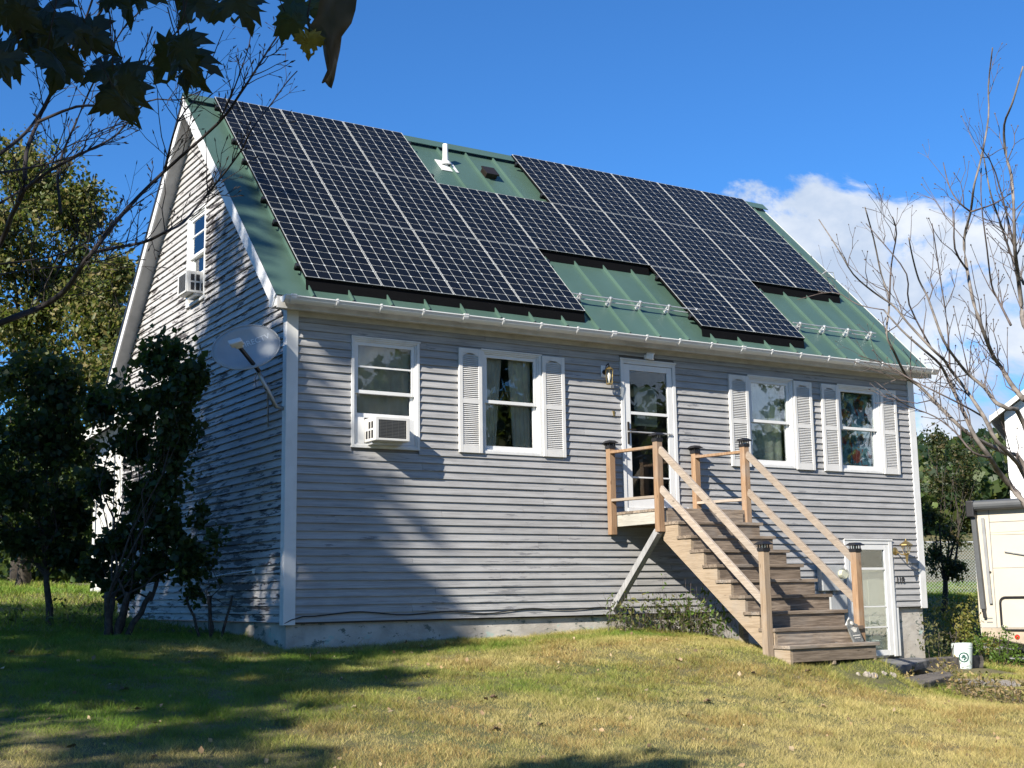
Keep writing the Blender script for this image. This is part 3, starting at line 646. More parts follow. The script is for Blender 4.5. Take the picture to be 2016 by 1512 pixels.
# cable, conduit, house number, bell
cbm = HB(); pts = [(-.028, -.035, -.01), (.06, -.04, .03)]+[(x, -.034, .075+.012*math.sin(x*2.1)-.018*math.sin(x*5.3)) for x in np.arange(.2, 4.9, .15)]+[(4.95, -.034, .05)]
cbm.tube(pts, .007, 5); cbm.build('cable', 'rubber', house)
cv = HB(); cv.tube([(-.03, .93, .615), (-.03, 2.7, .555)], .011, 6); cv.box(-.05, -.022, .90, .945, .575, .63); cv.build('conduit', 'pvc', house)
def text_mesh(body, size, depth):
    cu = bpy.data.curves.new('t', 'FONT'); cu.body = body; cu.size = size; cu.extrude = depth; cu.align_x = 'CENTER'; cu.align_y = 'CENTER'; cu.resolution_u = 3
    o = bpy.data.objects.new('t', cu); COL.objects.link(o); dg = bpy.context.evaluated_depsgraph_get(); me = bpy.data.meshes.new_from_object(o.evaluated_get(dg)); bpy.data.objects.remove(o); bpy.data.curves.remove(cu); return me
me = text_mesh('118', .125, .006); me.materials.append(MT['number']); o = inst('house_number', me, house, (10.115, -.032, .405+.3), (math.radians(90), 0, 0))
bl = HB(); bl.box(4.685, 4.715, -.034, -.016, 2.645, 2.72); bl.lathe((4.70, -.034, 2.665), [(.008, 0), (.008, .006)], (0, -1, 0), 8); bl.build('door_bell', 'brass', house)

# ------------------------------------------------------------------ solar panels
PW, PH, S0, X0, OFFH = 1.016, 1.622, .2685, .1667, .13
pw, phh, th = 1.003, 1.607, .038
ROT = ((1, 0, 0), (0, R2, -R2), (0, R2, R2))
fr = MB(); e = .0058
for bx in ((0, e, 0, phh), (pw-e, pw, 0, phh), (e, pw-e, 0, e), (e, pw-e, phh-e, phh)): fr.box(bx[0], bx[1], bx[2], bx[3], -.006, .0)
me_frame = fr.mesh('frame'); me_frame.materials.append(MT['pframe'])
fr = MB()
for bx in ((0, e, 0, phh), (pw-e, pw, 0, phh), (e, pw-e, 0, e), (e, pw-e, phh-e, phh)): fr.box(bx[0], bx[1], bx[2], bx[3], -th, -.0062)
me_skirt = fr.mesh('frame_side'); me_skirt.materials.append(MT['pblack'])
bs = MB().box(e, pw-e, e, phh-e, -.010, -.0035); me_back = bs.mesh('laminate'); me_back.materials.append(MT['backsheet'])
cwx, cwy = (pw-2*e-.001)/6, (phh-2*e-.002)/10; g2 = .0034; ch = .013
def cellmesh(up):
    a, c2 = cwx/2-g2, cwy/2-g2; c1, c0 = (ch, .008) if up else (.008, ch)
    pts = [(-a+c0, -c2), (a-c0, -c2), (a, -c2+c0), (a, c2-c1), (a-c1, c2), (-a+c1, c2), (-a, c2-c1), (-a, -c2+c0)]
    mb = MB().prism([(p[0], p[1], 0) for p in pts], (0, 0, .0012)); me = mb.mesh('cell'); me.materials.append(MT['cell']); return me
cm_u, cm_d = cellmesh(True), cellmesh(False)
ORD = ['first', 'second', 'third', 'fourth', 'fifth', 'sixth', 'seventh', 'eighth', 'ninth', 'tenth']
def solar(col, row, label):
    s = S0+(2-row)*PH; p = rp(X0+col*PW, s, OFFH)
    t_ = thing('solar_panel', label, 'solar panel', p, 'solar panels on the roof')
    mm = Matrix(ROT).to_4x4(); mm.translation = p; t_.matrix_world = mm
    inst('frame', me_frame, t_, (0, 0, 0)); inst('frame_side', me_skirt, t_, (0, 0, 0)); lam = inst('laminate', me_back, t_, (0, 0, 0))
    for i in range(6):
        for j in range(10):
            inst('cell', cm_u if j % 2 else cm_d, lam, (e+.0005+cwx*(i+.5), e+.001+cwy*(j+.5), -.0030))
rows = [([0, 1, 2], [5, 6, 7, 8, 9]), (list(range(10)),), ([0, 1, 2, 3], [6, 7])]
rn = ['top', 'middle', 'bottom']
for r_i, groups in enumerate(rows):
    for gi, cols in enumerate(groups):
        side = '' if len(groups) == 1 else (' left' if gi == 0 else ' right')
        for k, c_ in enumerate(cols):
            solar(c_, r_i, 'black solar panel, %s from the left in the %s row%s' % (ORD[k], rn[r_i], ("'s"+side+' block') if side else ''))
        s = S0+(2-r_i)*PH
        for fr_ in (.16, .80):
            a, c2 = X0+cols[0]*PW-.055, X0+(cols[-1]+1)*PW+.05; ss = s+fr_*PH
            HB().obox(rp((a+c2)/2, ss, .070), (1, 0, 0), (0, R2, R2), (0, -R2, R2), (c2-a)/2, .020, .020).build('mounting_rail', 'pblack', roof)
            for x_, sg in ((a, -1), (c2, 1)):
                HB().obox(rp(x_+.03*sg*-1, ss+.01, .100), (1, 0, 0), (0, R2, R2), (0, -R2, R2), .024, .030, .022).build('rail_clamp', 'dark', roof)

for ca, cb, r_i in ((0, 4, 2), (6, 8, 2), (4, 6, 1), (8, 10, 1)):  # assumed near-black plate, slanted out to widen the dark band under the panels
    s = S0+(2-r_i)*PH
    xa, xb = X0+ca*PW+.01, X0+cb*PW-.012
    HB()._add([rp(xa, s+.004, .088), rp(xb, s+.004, .088), rp(xb, s-.10, .006), rp(xa, s-.10, .006), rp(xa, s+.010, .088), rp(xb, s+.010, .088), rp(xb, s-.094, .004), rp(xa, s-.094, .004)], [(0, 3, 2, 1), (4, 5, 6, 7), (0, 1, 5, 4), (1, 2, 6, 5), (2, 3, 7, 6), (3, 0, 4, 7)]).build('array_edge_plate', 'pblack', roof)
# ------------------------------------------------------------------ wall things
def air_con(kind, u0, u1, z0, z1, pr_, label):
    loc = ((u0+u1)/2, 0, z0) if kind == 'F' else (0, (u0+u1)/2, z0)
    t_ = thing('air_conditioner', label, 'air conditioner', loc); pl = Pl(kind)
    q_ = lambda: MB(loc)
    mb = q_(); pl.box(mb, u0, u1, -.12, pr_, z0, z1); mb.build('cabinet', 'acwhite', t_, bevel=.010)
    mb = q_(); fr_ = .014
    for a, b2, c_, d_ in ((u0+.004, u0+.045, z0+.004, z1-.004), (u1-.045, u1-.004, z0+.004, z1-.004), (u0+.045, u1-.045, z1-.035, z1-.004), (u0+.045, u1-.045, z0+.004, z0+.030)): pl.box(mb, a, b2, pr_+.0005, pr_+.011, c_, d_)
    mb.build('rear_frame', 'acwhite', t_, bevel=.003)
    mb = q_(); pl.box(mb, u0+.045, u1-.045, pr_+.0003, pr_+.002, z0+.03, z1-.035); mb.build('condenser', 'acdark', t_)
    mb = q_(); n = 13
    for i in range(n):
        z = z0+.034+(z1-z0-.073)*i/(n-1); pl.box(mb, u0+.045, u1-.045, pr_+.003, pr_+.007, z-.005, z+.005)
    for i in range(5):
        u = u0+.07+(u1-u0-.14)*i/4; pl.box(mb, u-.002, u+.002, pr_+.0072, pr_+.009, z0+.03, z1-.035)
    mb.build('grille', 'acgrille', t_)
    # side louvre openings on the camera side
    for k in range(3):
        mb = q_(); dd = pr_-.05-k*.075; 
        su = u0 if kind == 'F' else u0
        for z_a, z_b in ((z0+.035, z0+(z1-z0)*.46), (z0+(z1-z0)*.54, z1-.05)):
            if k == 2 and z_a > z0+.1: continue
            if kind == 'F': mb.box(u0-.0016, u0+.003, -dd-.0, -dd+.052, z_a, z_b)
            else: mb.box(-dd, -dd+.052, u0-.0016, u0+.003, z_a, z_b)
        mb.build('side_louvre', 'acdark', t_)
    mb = q_(); pl.box(mb, u0+.03, u1-.03, .0, pr_*.55, z0-.03, z0-.001); mb.build('support', 'alu', t_)
air_con('F', .98, 1.44, 2.105, 2.39, .30, 'white window air conditioner under the raised front sash')
air_con('G', 3.14, 3.54, 4.49, 4.80, .23, 'white air conditioner in the upper gable window')

def dish():
    c = np.array([-.535, -.03, 3.10]); foot = np.array([-.03, .05, 2.46])
    t_ = thing('satellite_dish', 'grey oval satellite dish on a pole by the front corner', 'satellite dish', tuple(foot)); q_ = lambda: MB(tuple(foot))
    n = V3(-.30, -.88, .36); n /= np.linalg.norm(n); ux = np.cross(V3(0, 0, 1), n)*-1; ux /= np.linalg.norm(ux)
    if ux[0] < 0: ux = -ux
    uy = np.cross(n, ux); uy = uy if uy[2] > 0 else -uy
    ca, sa = math.cos(math.radians(21)), math.sin(math.radians(21)); ex, ey = ux*ca+uy*sa, -ux*sa+uy*ca
    A, B = .395, .285; vs = []; fs = []; R_, K = 6, 36
    for lay in (0, 1):
        for i in range(R_+1):
            f = i/R_
            for k in range(K):
                a = 2*math.pi*k/K; vs.append(c+ex*A*f*math.cos(a)+ey*B*f*math.sin(a)+n*(.075*f*f-.012*lay))
    base = (R_+1)*K
    for i in range(R_):
        for k in range(K):
            a, b2 = i*K+k, i*K+(k+1) % K; fs.append((a, b2, b2+K, a+K)); fs.append((base+a, base+a+K, base+b2+K, base+b2))
    for k in range(K): a, b2 = R_*K+k, R_*K+(k+1) % K; fs.append((a, b2, base+b2, base+a))
    mb = q_(); mb._add(vs, fs); rf_ = mb.build('reflector', 'dishgrey', t_, smooth=True)
    mb = q_(); mb.tube([c+ex*A*1.0*math.cos(2*math.pi*k/40)+ey*B*math.sin(2*math.pi*k/40)+n*.070 for k in range(41)], .009, 6); mb.build('rim', 'dishgrey', rf_, smooth=True)
    bot = c-ey*B*.95+ex*.06-n*.06
    mb = q_(); el_ = foot+V3(-.22, -.04, .20); mb.tube([foot+V3(.02, 0, 0), foot+V3(-.10, -.01, .02), el_, c-n*.10-ey*.16+ex*.05], [.026, .027, .027, .025], 10); mb.build('mast', 'greymetal', t_, smooth=True)
    mb = q_(); mb.obox(c-n*.07-ey*.08, ex, ey, n, .08, .11, .05); mb.build('mount_bracket', 'greymetal', t_, bevel=.01)
    mb = q_(); mb.obox(foot+V3(.012, 0, 0), (1, 0, 0), (0, 1, 0), (0, 0, 1), .02, .05, .075); mb.build('foot_plate', 'greymetal', t_)
    l0 = bot-n*.02; l1 = c+n*.40-ey*.13-ex*.16; lnb = l1
    mb = q_(); mb.bar(l0, l1, .034, .034, up=n); mb.build('feed_arm', 'bronze', t_)
    mb = q_(); ar = (l1-l0)/np.linalg.norm(l1-l0); mb.obox(l1+ar*.04, ex, np.cross(ar, ex), ar, .075, .04, .04); mb.obox(l1-ar*.015, ex, np.cross(ar, ex), ar, .045, .032, .03); mb.build('feed_horn', 'acwhite', t_, bevel=.012)
    for k, (a, b2) in enumerate(((el_, V3(-.022, .62, 2.86)), (el_, V3(-.022, .55, 2.30)))): mb = q_(); mb.tube([a, b2], .009, 6); mb.build('strut', 'greymetal', t_)
    mb = q_(); mb.tube([bot+n*.0, bot+V3(-.06, -.03, -.10), bot+V3(-.04, -.02, -.22), el_+V3(-.06, -.02, .02), el_+V3(-.02, -.02, .0)], .004, 5); mb.build('lead', 'rubber', t_)
    me = text_mesh('DIRECTV', .092, .0012); me.materials.append(MT['lettering']); p = c+ex*.125+ey*.07
    for v in me.vertices: X_, Y_ = v.co.x+.125, v.co.y+.07; v.co.z += .075*((X_/A)**2+(Y_/B)**2)+.003
    o = inst('lettering', me, t_, Vector(p-foot), mat3=((ex[0], ey[0], n[0]), (ex[1], ey[1], n[1]), (ex[2], ey[2], n[2])))
dish()

def lantern1():
    c = V3(4.565, -.13, 3.17); t_ = thing('wall_lantern', 'dark and brass wall lantern with clear glass beside the front door', 'lamp', (4.55, -.03, 3.17)); q_ = lambda: MB((4.55, -.03, 3.17))
    mb = q_(); mb.box(4.503, 4.60, -.036, -.018, 3.17, 3.33); mb.build('mounting_block', 'camwhite', t_, bevel=.004)
    mb = q_(); mb.lathe((4.552, -.036, 3.24), [(.034, 0), (.034, .012), (.014, .02)], (0, -1, 0), 12); mb.tube([(4.555, -.05, 3.25), (4.56, -.08, 3.33), (4.565, -.12, 3.345), (4.565, -.13, 3.31)], .008, 6); mb.build('arm', 'bronze', t_)
    mb = q_(); mb.lathe(c, [(.062, .09), (.040, .115), (.012, .135), (.010, .145)], seg=8); mb.lathe(c, [(.04, -.115), (.045, -.105), (.045, -.095)], seg=8); mb.build('cap', 'brass', t_)
    for k in range(6):
        a = 2*math.pi*k/6; mb = q_(); mb.tube([c+V3(.042*math.cos(a), .042*math.sin(a), -.1), c+V3(.056*math.cos(a), .056*math.sin(a), .09)], .0035, 4); mb.build('glazing_bar', 'brass', t_)
    mb = q_(); mb.lathe(c, [(.040, -.098), (.054, .09)], seg=6, close=False); mb.build('glass_shade', 'lampglass', t_)
    mb = q_(); mb.lathe(c, [(.010, -.09), (.012, -.05), (.022, -.02), (.024, .01), (.012, .045)], seg=10); mb.build('bulb', 'camwhite', t_, smooth=True)
lantern1()
def lantern2():
    c = V3(10.10, -.20, .85); B0 = (10.06, -.03, .80); t_ = thing('wall_lantern', 'brass carriage lantern beside the basement door', 'lamp', B0); q_ = lambda: MB(B0)
    mb = q_(); mb.lathe((10.04, -.022, .85), [(.062, 0), (.062, .008), (.040, .022), (.015, .03)], (0, -1, 0), 16); mb.build('back_plate', 'brass', t_)
    mb = q_(); mb.tube([(10.04, -.05, .85), (10.06, -.12, .80), (10.09, -.19, .785), tuple(c+V3(0, 0, -.05))], .010, 6); mb.lathe(c, [(.006, -.20), (.016, -.15), (.022, -.08), (.030, -.055), (.045, -.045), (.046, -.035)], seg=10); mb.build('arm', 'brass', t_)
    mb = q_(); mb.lathe(c, [(.105, .085), (.10, .098), (.060, .128), (.028, .145), (.010, .165), (.004, .185)], seg=8); mb.build('hood', 'brass', t_)
    for k in range(6):
        a = 2*math.pi*k/6; mb = q_(); mb.tube([c+V3(.042*math.cos(a), .042*math.sin(a), -.036), c+V3(.082*math.cos(a), .082*math.sin(a), .086)], .004, 4); mb.build('glazing_bar', 'brass', t_)
    mb = q_(); mb.lathe(c, [(.040, -.035), (.080, .085)], seg=6, close=False); mb.build('glass_shade', 'lampglass', t_)
lantern2()
B0 = (5.30, -.02, 3.51); t_ = thing('security_camera', 'small white security camera above the front door', 'camera', B0)
mb = MB(B0); mb.lathe((5.285, -.021, 3.51), [(.038, 0), (.038, .012), (.018, .03)], (0, -1, 0), 14); mb.build('base', 'camwhite', t_)
dv = V3(.55, -.75, -.18); dv /= np.linalg.norm(dv); sx = np.cross(dv, V3(0, 0, 1)); sx /= np.linalg.norm(sx); sz = np.cross(sx, dv); cc = V3(5.315, -.085, 3.515)
mb = MB(B0); mb.obox(cc, dv, sx, sz, .055, .038, .047); mb.build('body', 'camwhite', t_, bevel=.014)
mb = MB(B0); mb.obox(cc+dv*.0555, dv, sx, sz, .002, .017, .033); mb.build('lens_panel', 'dark', t_, bevel=.0015)
B0 = (8.56, -.02, .26); t_ = thing('electric_meter', 'grey electric meter box on the wall beside the basement door', 'meter box', B0)
mb = MB(B0); mb.box(8.34, 8.77, -.145, -.022, .26, .63); mb.build('enclosure', 'boxgrey', t_, bevel=.008)
mb = MB(B0); mb.lathe((8.74, -.1455, .50), [(.085, 0), (.085, .03), (.076, .035), (.070, .085), (.055, .10), (.0, .104)], (0, -1, 0), 20); mb.build('meter_dial', 'lampglass', t_); mb = MB(B0); mb.lathe((8.74, -.1458, .50), [(.066, 0), (.066, .055), (.0, .056)], (0, -1, 0), 18); mb.build('meter_face', 'doorwhite', t_)
for x, zb in ((8.42, -.5), (8.62, -.55)): mb = MB(B0); mb.tube([(x, -.08, .262), (x, -.08, zb)], .022, 8); mb.build('conduit', 'boxgrey', t_)
mb = MB(B0); mb.box(8.52, 8.86, -.11, -.022, -.03, .20); mb.build('junction_box', 'boxgrey', t_, bevel=.005)

# ------------------------------------------------------------------ staircase
ST0 = (5.3, -1.6, -.55); st = thing('staircase', 'wooden staircase with landing and plain rails up to the front door', 'stairs', ST0); q_ = lambda: MB(ST0)
xl, xr = 4.62, 6.0; DECK = 1.335; RISE, RUN, Y1 = .1855, .2335, -1.42
for i in range(7):      # deck boards run along the wall
    y = -.03-i*.155; q_().box(xl, xr+.02, max(y-.15, -1.15), y, DECK-.035, DECK).build('deck_board', 'tread', st, bevel=.003)
pl_ = q_(); pl_.box(xl+.012, xl+.05, -1.12, -.03, 1.145, DECK-.036); pl_.build('rim_board', 'skirt', st, bevel=.003)
q_().box(xr-.05, xr-.012, -1.12, -.03, 1.145, DECK-.036).build('rim_board', 'tread', st, bevel=.003)
q_().box(xl+.0505, xr-.0505, -1.135, -1.10, DECK-.20, DECK-.036).build('rim_board', 'tread', st, bevel=.003)
q_().box(xl+.0505, xr-.0505, -.066, -.028, 1.145, DECK-.036).build('ledger_board', 'tread', st)
for x in (4.98, 5.31, 5.64): q_().box(x, x+.038, -1.0995, -.067, 1.16, DECK-.037).build('joist', 'tread', st)
for i in range(9):
    yn = Y1-RUN*i; zt = 1.152-RISE*i; dz = random.uniform(-.003, .003)
    for j, (ya, yb) in enumerate(((yn, yn+.135), (yn+.139, yn+.272))):
        q_().box(xl-.01+random.uniform(-.006, .006), xr+.03+random.uniform(-.006, .006), ya, yb, zt-.038+dz, zt+dz).build('tread', 'tread', st, bevel=.004)
    q_().box(xl+.052, xr-.012, yn+.022, yn+.045, zt-RISE+.001, zt-.039).build('riser', 'tread', st, bevel=.002)
def stringer(xa, xb):
    pts = []; zt0 = 1.152
    pts.append((xa, Y1+.29, zt0-.039))
    for i in range(9):
        yn = Y1-RUN*i; zt = 1.152-RISE*i
        pts.append((xa, yn+.0225, zt-.039)); pts.append((xa, yn+.0225, zt-RISE-.039 if i < 8 else -.56))
    pts.append((xa, Y1-RUN*8+.20, -.56)); pts.append((xa, -1.10, .925)); pts.append((xa, -1.10, zt0-.039))
    return q_().prism(pts, (xb-xa, 0, 0))
stringer(xl+.01, xl+.05).build('stringer', 'string', st); stringer(5.29, 5.33).build('stringer', 'tread', st); stringer(xr-.05, xr-.013).build('stringer', 'string', st)
PY = dict(rear=(-.14, -.051), outer=(-1.2405+.09, -1.0605), low=(-3.02, -2.931))
posts = []
for side, (xa, xb) in (('L', (4.53, 4.619)), ('R', (5.966+.035, 6.055+.035))):
    for nm, z0_, z1_, mt_ in (('rear', 1.04 if side == 'L' else 1.10, 2.205, 'post'), ('outer', 1.03 if side == 'L' else 1.13, 2.195, 'post'), ('low', -.52 if side == 'L' else -.55, .735, 'postpale' if side == 'L' else 'post')):
        ya, yb = PY[nm]; p_ = q_().box(xa, xb, ya, yb, z0_, z1_).build('post', mt_, st, bevel=.004)
        cx, cyy = (xa+xb)/2, (ya+yb)/2; cp = q_()
        cp.box(cx-.052, cx+.052, cyy-.052, cyy+.052, z1_-.018, z1_+.022)
        for sx_ in (-1, 1):
            for k in (-1, 0, 1): cp.box(cx+sx_*.042-.004, cx+sx_*.042+.004, cyy+k*.042-.005, cyy+k*.042+.005, z1_+.0225, z1_+.058); cp.box(cx+k*.0355-.005, cx+k*.0355+.005, cyy+sx_*.0425-.0035, cyy+sx_*.0425+.0035, z1_+.0225, z1_+.058)
        hh = .078
        cp._add([(cx-hh, cyy-hh, z1_+.058), (cx+hh, cyy-hh, z1_+.058), (cx+hh, cyy+hh, z1_+.058), (cx-hh, cyy+hh, z1_+.058), (cx-hh, cyy-hh, z1_+.066), (cx+hh, cyy-hh, z1_+.066), (cx+hh, cyy+hh, z1_+.066), (cx-hh, cyy+hh, z1_+.066), (cx-.045, cyy-.045, z1_+.094), (cx+.045, cyy-.045, z1_+.094), (cx+.045, cyy+.045, z1_+.094), (cx-.045, cyy+.045, z1_+.094)],
                [(0, 3, 2, 1), (0, 1, 5, 4), (1, 2, 6, 5), (2, 3, 7, 6), (3, 0, 4, 7), (4, 5, 9, 8), (5, 6, 10, 9), (6, 7, 11, 10), (7, 4, 8, 11), (8, 9, 10, 11)])
        cp.build('lantern_cap', 'dark', p_)
        q_().box(cx-.028, cx+.028, cyy-.028, cyy+.028, z1_+.0225, z1_+.0578).build('cap_diffuser', 'lampglass', p_)
    xm = (xa+xb)/2
    for z_r, z_o in ((2.137, 2.113), (1.495, 1.476)):
        q_().bar((xm, -.14, z_r), (xm, -1.06, z_o), .085, .036).build('rail', 'post' if z_r > 2 else 'rail', st, bevel=.003)
    for za_, zb_ in ((2.075, .640), (1.575, .155)):
        off = .0 ; q_().bar((xm, -1.1505, za_), (xm, -2.931, zb_), .040, .088).build('hand_rail', 'rail', st, bevel=.004)
q_().bar((4.575, -1.075, 1.04), (4.60, -.045, .075), .088, .088).build('brace', 'greywood', st, bevel=.004)
for y_ in (-1.05,): q_().box(xr-.10, xr-.012, y_-.045, y_+.043, gz(5.9, -1.05)-.1, 1.144).build('support_post', 'tread', st)
sg_ = q_(); sg_.box(5.62, 5.78, -.24, -.20, DECK+.001, DECK+.085)
tag(MB().box(5.55, 5.73, -.30, -.26, DECK+.001, DECK+.075).build('marker_block', 'camwhite', None, bevel=.004), 'small pale block standing on the landing by the door', 'block')

# plaque leaning at the foot of the right lower post
pb = V3(5.86, -3.13, -.332); t_ = thing('garden_plaque', 'arched slate garden plaque leaning on the lowest step', 'plaque', tuple(pb))
up_ = V3(-.06, .42, 1); up_ /= np.linalg.norm(up_); sx = V3(1, .05, 0); sx -= up_*(sx@up_); sx /= np.linalg.norm(sx); nn = np.cross(sx, up_)
out = [(-.085, 0), (.085, 0), (.085, .17), (.10, .19), (.095, .215), (.06, .225), (.035, .27), (0, .29), (-.035, .27), (-.06, .225), (-.095, .215), (-.10, .19), (-.085, .17)]
MB(pb).prism([pb+sx*a+up_*b2 for a, b2 in out], nn*-.022).build('slab', 'plaque', t_)
mb = MB(pb); mb.lathe(pb+up_*.232+nn*.0, [(.026, -.004), (.024, .010), (.0, .016)], nn, 10)
for k in range(5):
    a = math.radians(-40+20*k); mb.bar(pb+up_*.12+sx*math.sin(a)*.02+nn*.002, pb+up_*(.12+.065*math.cos(a))+sx*math.sin(a)*.075+nn*.002, .007, .006, up=nn)
mb.bar(pb+up_*.08-sx*.06+nn*.002, pb+up_*.08+sx*.06+nn*.002, .012, .006, up=nn); mb.bar(pb+up_*.05-sx*.045+nn*.002, pb+up_*.05+sx*.045+nn*.002, .010, .006, up=nn); mb.build('relief', 'plaquelight', t_)

def onground(px, py, t0=15.):
    d = ray(px, py); t = t0
    best = None
    for t in np.arange(3, 60, .1):
        P_ = CAM+d*t
        if P_[2] < gz(P_[0], P_[1]): return P_
    return CAM+d*t0

# ------------------------------------------------------------------ slabs, timber, bucket, stones
def rough_slab(name, mat, pts, z0, z1, label, cat, seed=0):
    rr = random.Random(seed); n = 28; P = [np.array(p, float) for p in pts]; out = []
    for i in range(len(P)):
        a, b2 = P[i], P[(i+1) % len(P)]; m_ = max(2, int(np.linalg.norm(b2-a)/.12))
        for k in range(m_): out.append(a+(b2-a)*k/m_+V3(rr.uniform(-.015, .015), rr.uniform(-.015, .015))[:2])
    c = sum(out)/len(out); nv = len(out); vs = []
    for f, z in ((.985, z0), (1, z0+(z1-z0)*.4), (.995, z1-.012), (.97, z1)):
        for p in out: q2 = c+(p-c)*f; vs.append((q2[0], q2[1], z+rr.uniform(-.006, .006)))
    vs.append((c[0], c[1], z1+.004)); mb = MB((c[0], c[1], z0)); fs = []
    for l in range(3):
        for i in range(nv): fs.append((l*nv+i, l*nv+(i+1) % nv, (l+1)*nv+(i+1) % nv, (l+1)*nv+i))
    for i in range(nv): fs.append((3*nv+i, 3*nv+(i+1) % nv, 4*nv))
    mb._add(vs, fs); o = mb.build(name, mat); o.location = (c[0], c[1], z0); return tag(o, label, cat)
def onz(px, py, z):
    d = ray(px, py); t = (z-CAM[2])/d[2]; return tuple((CAM+d*t)[:2])
rough_slab('stepping_slab', 'slate', [onz(1628, 1313, -.70), onz(1700, 1317, -.70), onz(1785, 1309, -.70), onz(1830, 1298, -.70), onz(1810, 1294, -.70), onz(1730, 1298, -.70), onz(1640, 1303, -.70)], -.80, -.70, 'long grey slate slab at the foot of the stairs', 'slab', 2)
rough_slab('landscape_timber', 'tie', [onz(1765, 1336, -.84), onz(1816, 1346, -.84), onz(1877, 1329, -.84), onz(1866, 1319, -.84)], -1.02, -.84, 'short weathered black timber lying in the grass before the slate slab', 'timber', 5)
rough_slab('sill_timber', 'tie', [(7.9, -.95), (8.0, -1.15), (10.9, -.85), (10.85, -.6)], -.92, -.74, 'long dark timber bordering the basement door', 'timber', 9)
for k, (px, py) in enumerate(((1690, 1333), (1706, 1331), (1721, 1334), (1740, 1330), (1757, 1332), (1778, 1328))):
    P_ = onground(px, py); mb = MB(tuple(P_)); s_ = random.uniform(.04, .07)
    mb.lathe(P_+V3(0, 0, -.02), [(s_*.7, -.02), (s_, .02), (s_*.9, .05), (s_*.4, .075)], (random.uniform(-.2, .2), random.uniform(-.2, .2), 1), 7)
    mb.v = [tuple(np.array(v_)*np.array([1+random.uniform(-.3, .3), 1+random.uniform(-.3, .3), .8+random.uniform(-.25, .25)])) for v_ in mb.v]
    o = mb.build('rubble_stone', 'stone'); o.location = tuple(P_); tag(o, 'pale rubble stone, %s from the left in the row below the slate slab' % ORD[k], 'stone', 'rubble stones')
bk0 = at(1898, 1332, 19.3); bk0[2] = gz(bk0[0], bk0[1])-.01; BK = tuple(bk0)
t_ = thing('bucket', 'pale plastic bucket with round dark green emblem beside the trailer', 'bucket', BK)
mb = MB(BK); mb.lathe(bk0, [(.122, 0), (.146, .30), (.150, .30), (.150, .315), (.147, .316), (.147, .335), (.152, .336), (.152, .355), (.149, .356), (.153, .372), (.145, .372), (.140, .33), (.118, .02)], seg=28); mb.build('pail', 'pail', t_)
cdv = math.atan2(CAM[1]-bk0[1], CAM[0]-bk0[0])+.12
def onb(a, z): r_ = .122+.024*z/.30+.0015; return bk0+V3(r_*math.cos(cdv+a), r_*math.sin(cdv+a), z)
mb = MB(BK)
for k in range(24):
    a0, a1 = 2*math.pi*k/24, 2*math.pi*(k+1)/24
    f = lambda rr, a: onb(rr*math.cos(a)/.135, .17+rr*math.sin(a))
    mb._add([f(.055, a0), f(.075, a0), f(.075, a1), f(.055, a1)], [(0, 1, 2, 3)])
for (a, z, rr) in ((.0, .185, .026), (-.18, .165, .015), (.2, .16, .015), (.05, .14, .016)):
    mb._add([onb(a+rr*math.cos(k*math.pi/4)/.135, z+rr*math.sin(k*math.pi/4)) for k in range(8)], [tuple(range(8))])
mb.build('emblem', 'emblem', t_)
hd = MB(BK); hd.tube([bk0+V3(.155*math.cos(cdv+1.57+i*math.pi/10)*1, .155*math.sin(cdv+1.57+i*math.pi/10), .33-.16*math.sin(i*math.pi/10)) for i in range(11)], .003, 5); hd.build('handle', 'greymetal', t_)

# ------------------------------------------------------------------ travel trailer
RA = V3(.32, -.947, 0); RA /= np.linalg.norm(RA); RN = V3(RA[1], -RA[0], 0); RN = RN if RN[0] < 0 else -RN
ro = at(1926, 1180, 22.0); ro[2] = 0; RVB = (ro[0], ro[1], -1.02)
rv = thing('travel_trailer', 'cream travel trailer with dark awning arm parked right of the house', 'trailer', RVB); q_ = lambda: MB(RVB)
RP = lambda s, n, z: ro+RA*s*.92+RN*n+V3(0, 0, .27+(z-.27)*.915)
prof = [(.0, -.62), (-.02, -.3), (.0, 1.55), (.06, 1.80), (7.4, 1.86), (7.4, -.72), (2.2, -.86), (1.2, -.84)]
q_().prism([RP(s, 0, z) for s, z in prof], RN*-2.4).build('body', 'rvwhite', rv, bevel=.03)
q_().prism([RP(s, .006, z) for s, z in ((0.03, -.60), (.03, -.46), (7.3, -.52), (7.3, -.70), (2.2, -.84), (1.2, -.82))], RN*-.004).build('skirt', 'rvtan', rv)
q_().bar(RP(.10, .04, -.12), RP(.04, .04, 1.62), .10, .08, up=RA).build('awning_arm', 'awning', rv, bevel=.01)
q_().bar(RP(.24, .035, -.02), RP(.20, .035, 1.55), .025, .05, up=RA).build('awning_strut', 'greymetal', rv)
q_().bar(RP(.10, .05, -.05), RP(.12, .05, -.28), .05, .05, up=RA).build('awning_foot', 'dark', rv, bevel=.01)
mb = q_(); mb.tube([RP(.10, .10, 1.78), RP(5.4, .10, 1.78)], .085, 14); mb.build('awning_roll', 'awning', rv, smooth=False)
q_().obox(RP(.02, .08, 1.72), RA, RN, V3(0, 0, 1), .07, .09, .14).build('awning_end', 'dark', rv, bevel=.02)
def rrect(s0, s1, z0, z1, r_, n_=5):
    pts = []
    for (cs, cz, a0) in ((s1-r_, z1-r_, 0), (s0+r_, z1-r_, 90), (s0+r_, z0+r_, 180), (s1-r_, z0+r_, 270)):
        for i in range(n_+1): a = math.radians(a0+90*i/n_); pts.append(RP(cs+r_*math.cos(a), .012, cz+r_*math.sin(a)))
    return pts
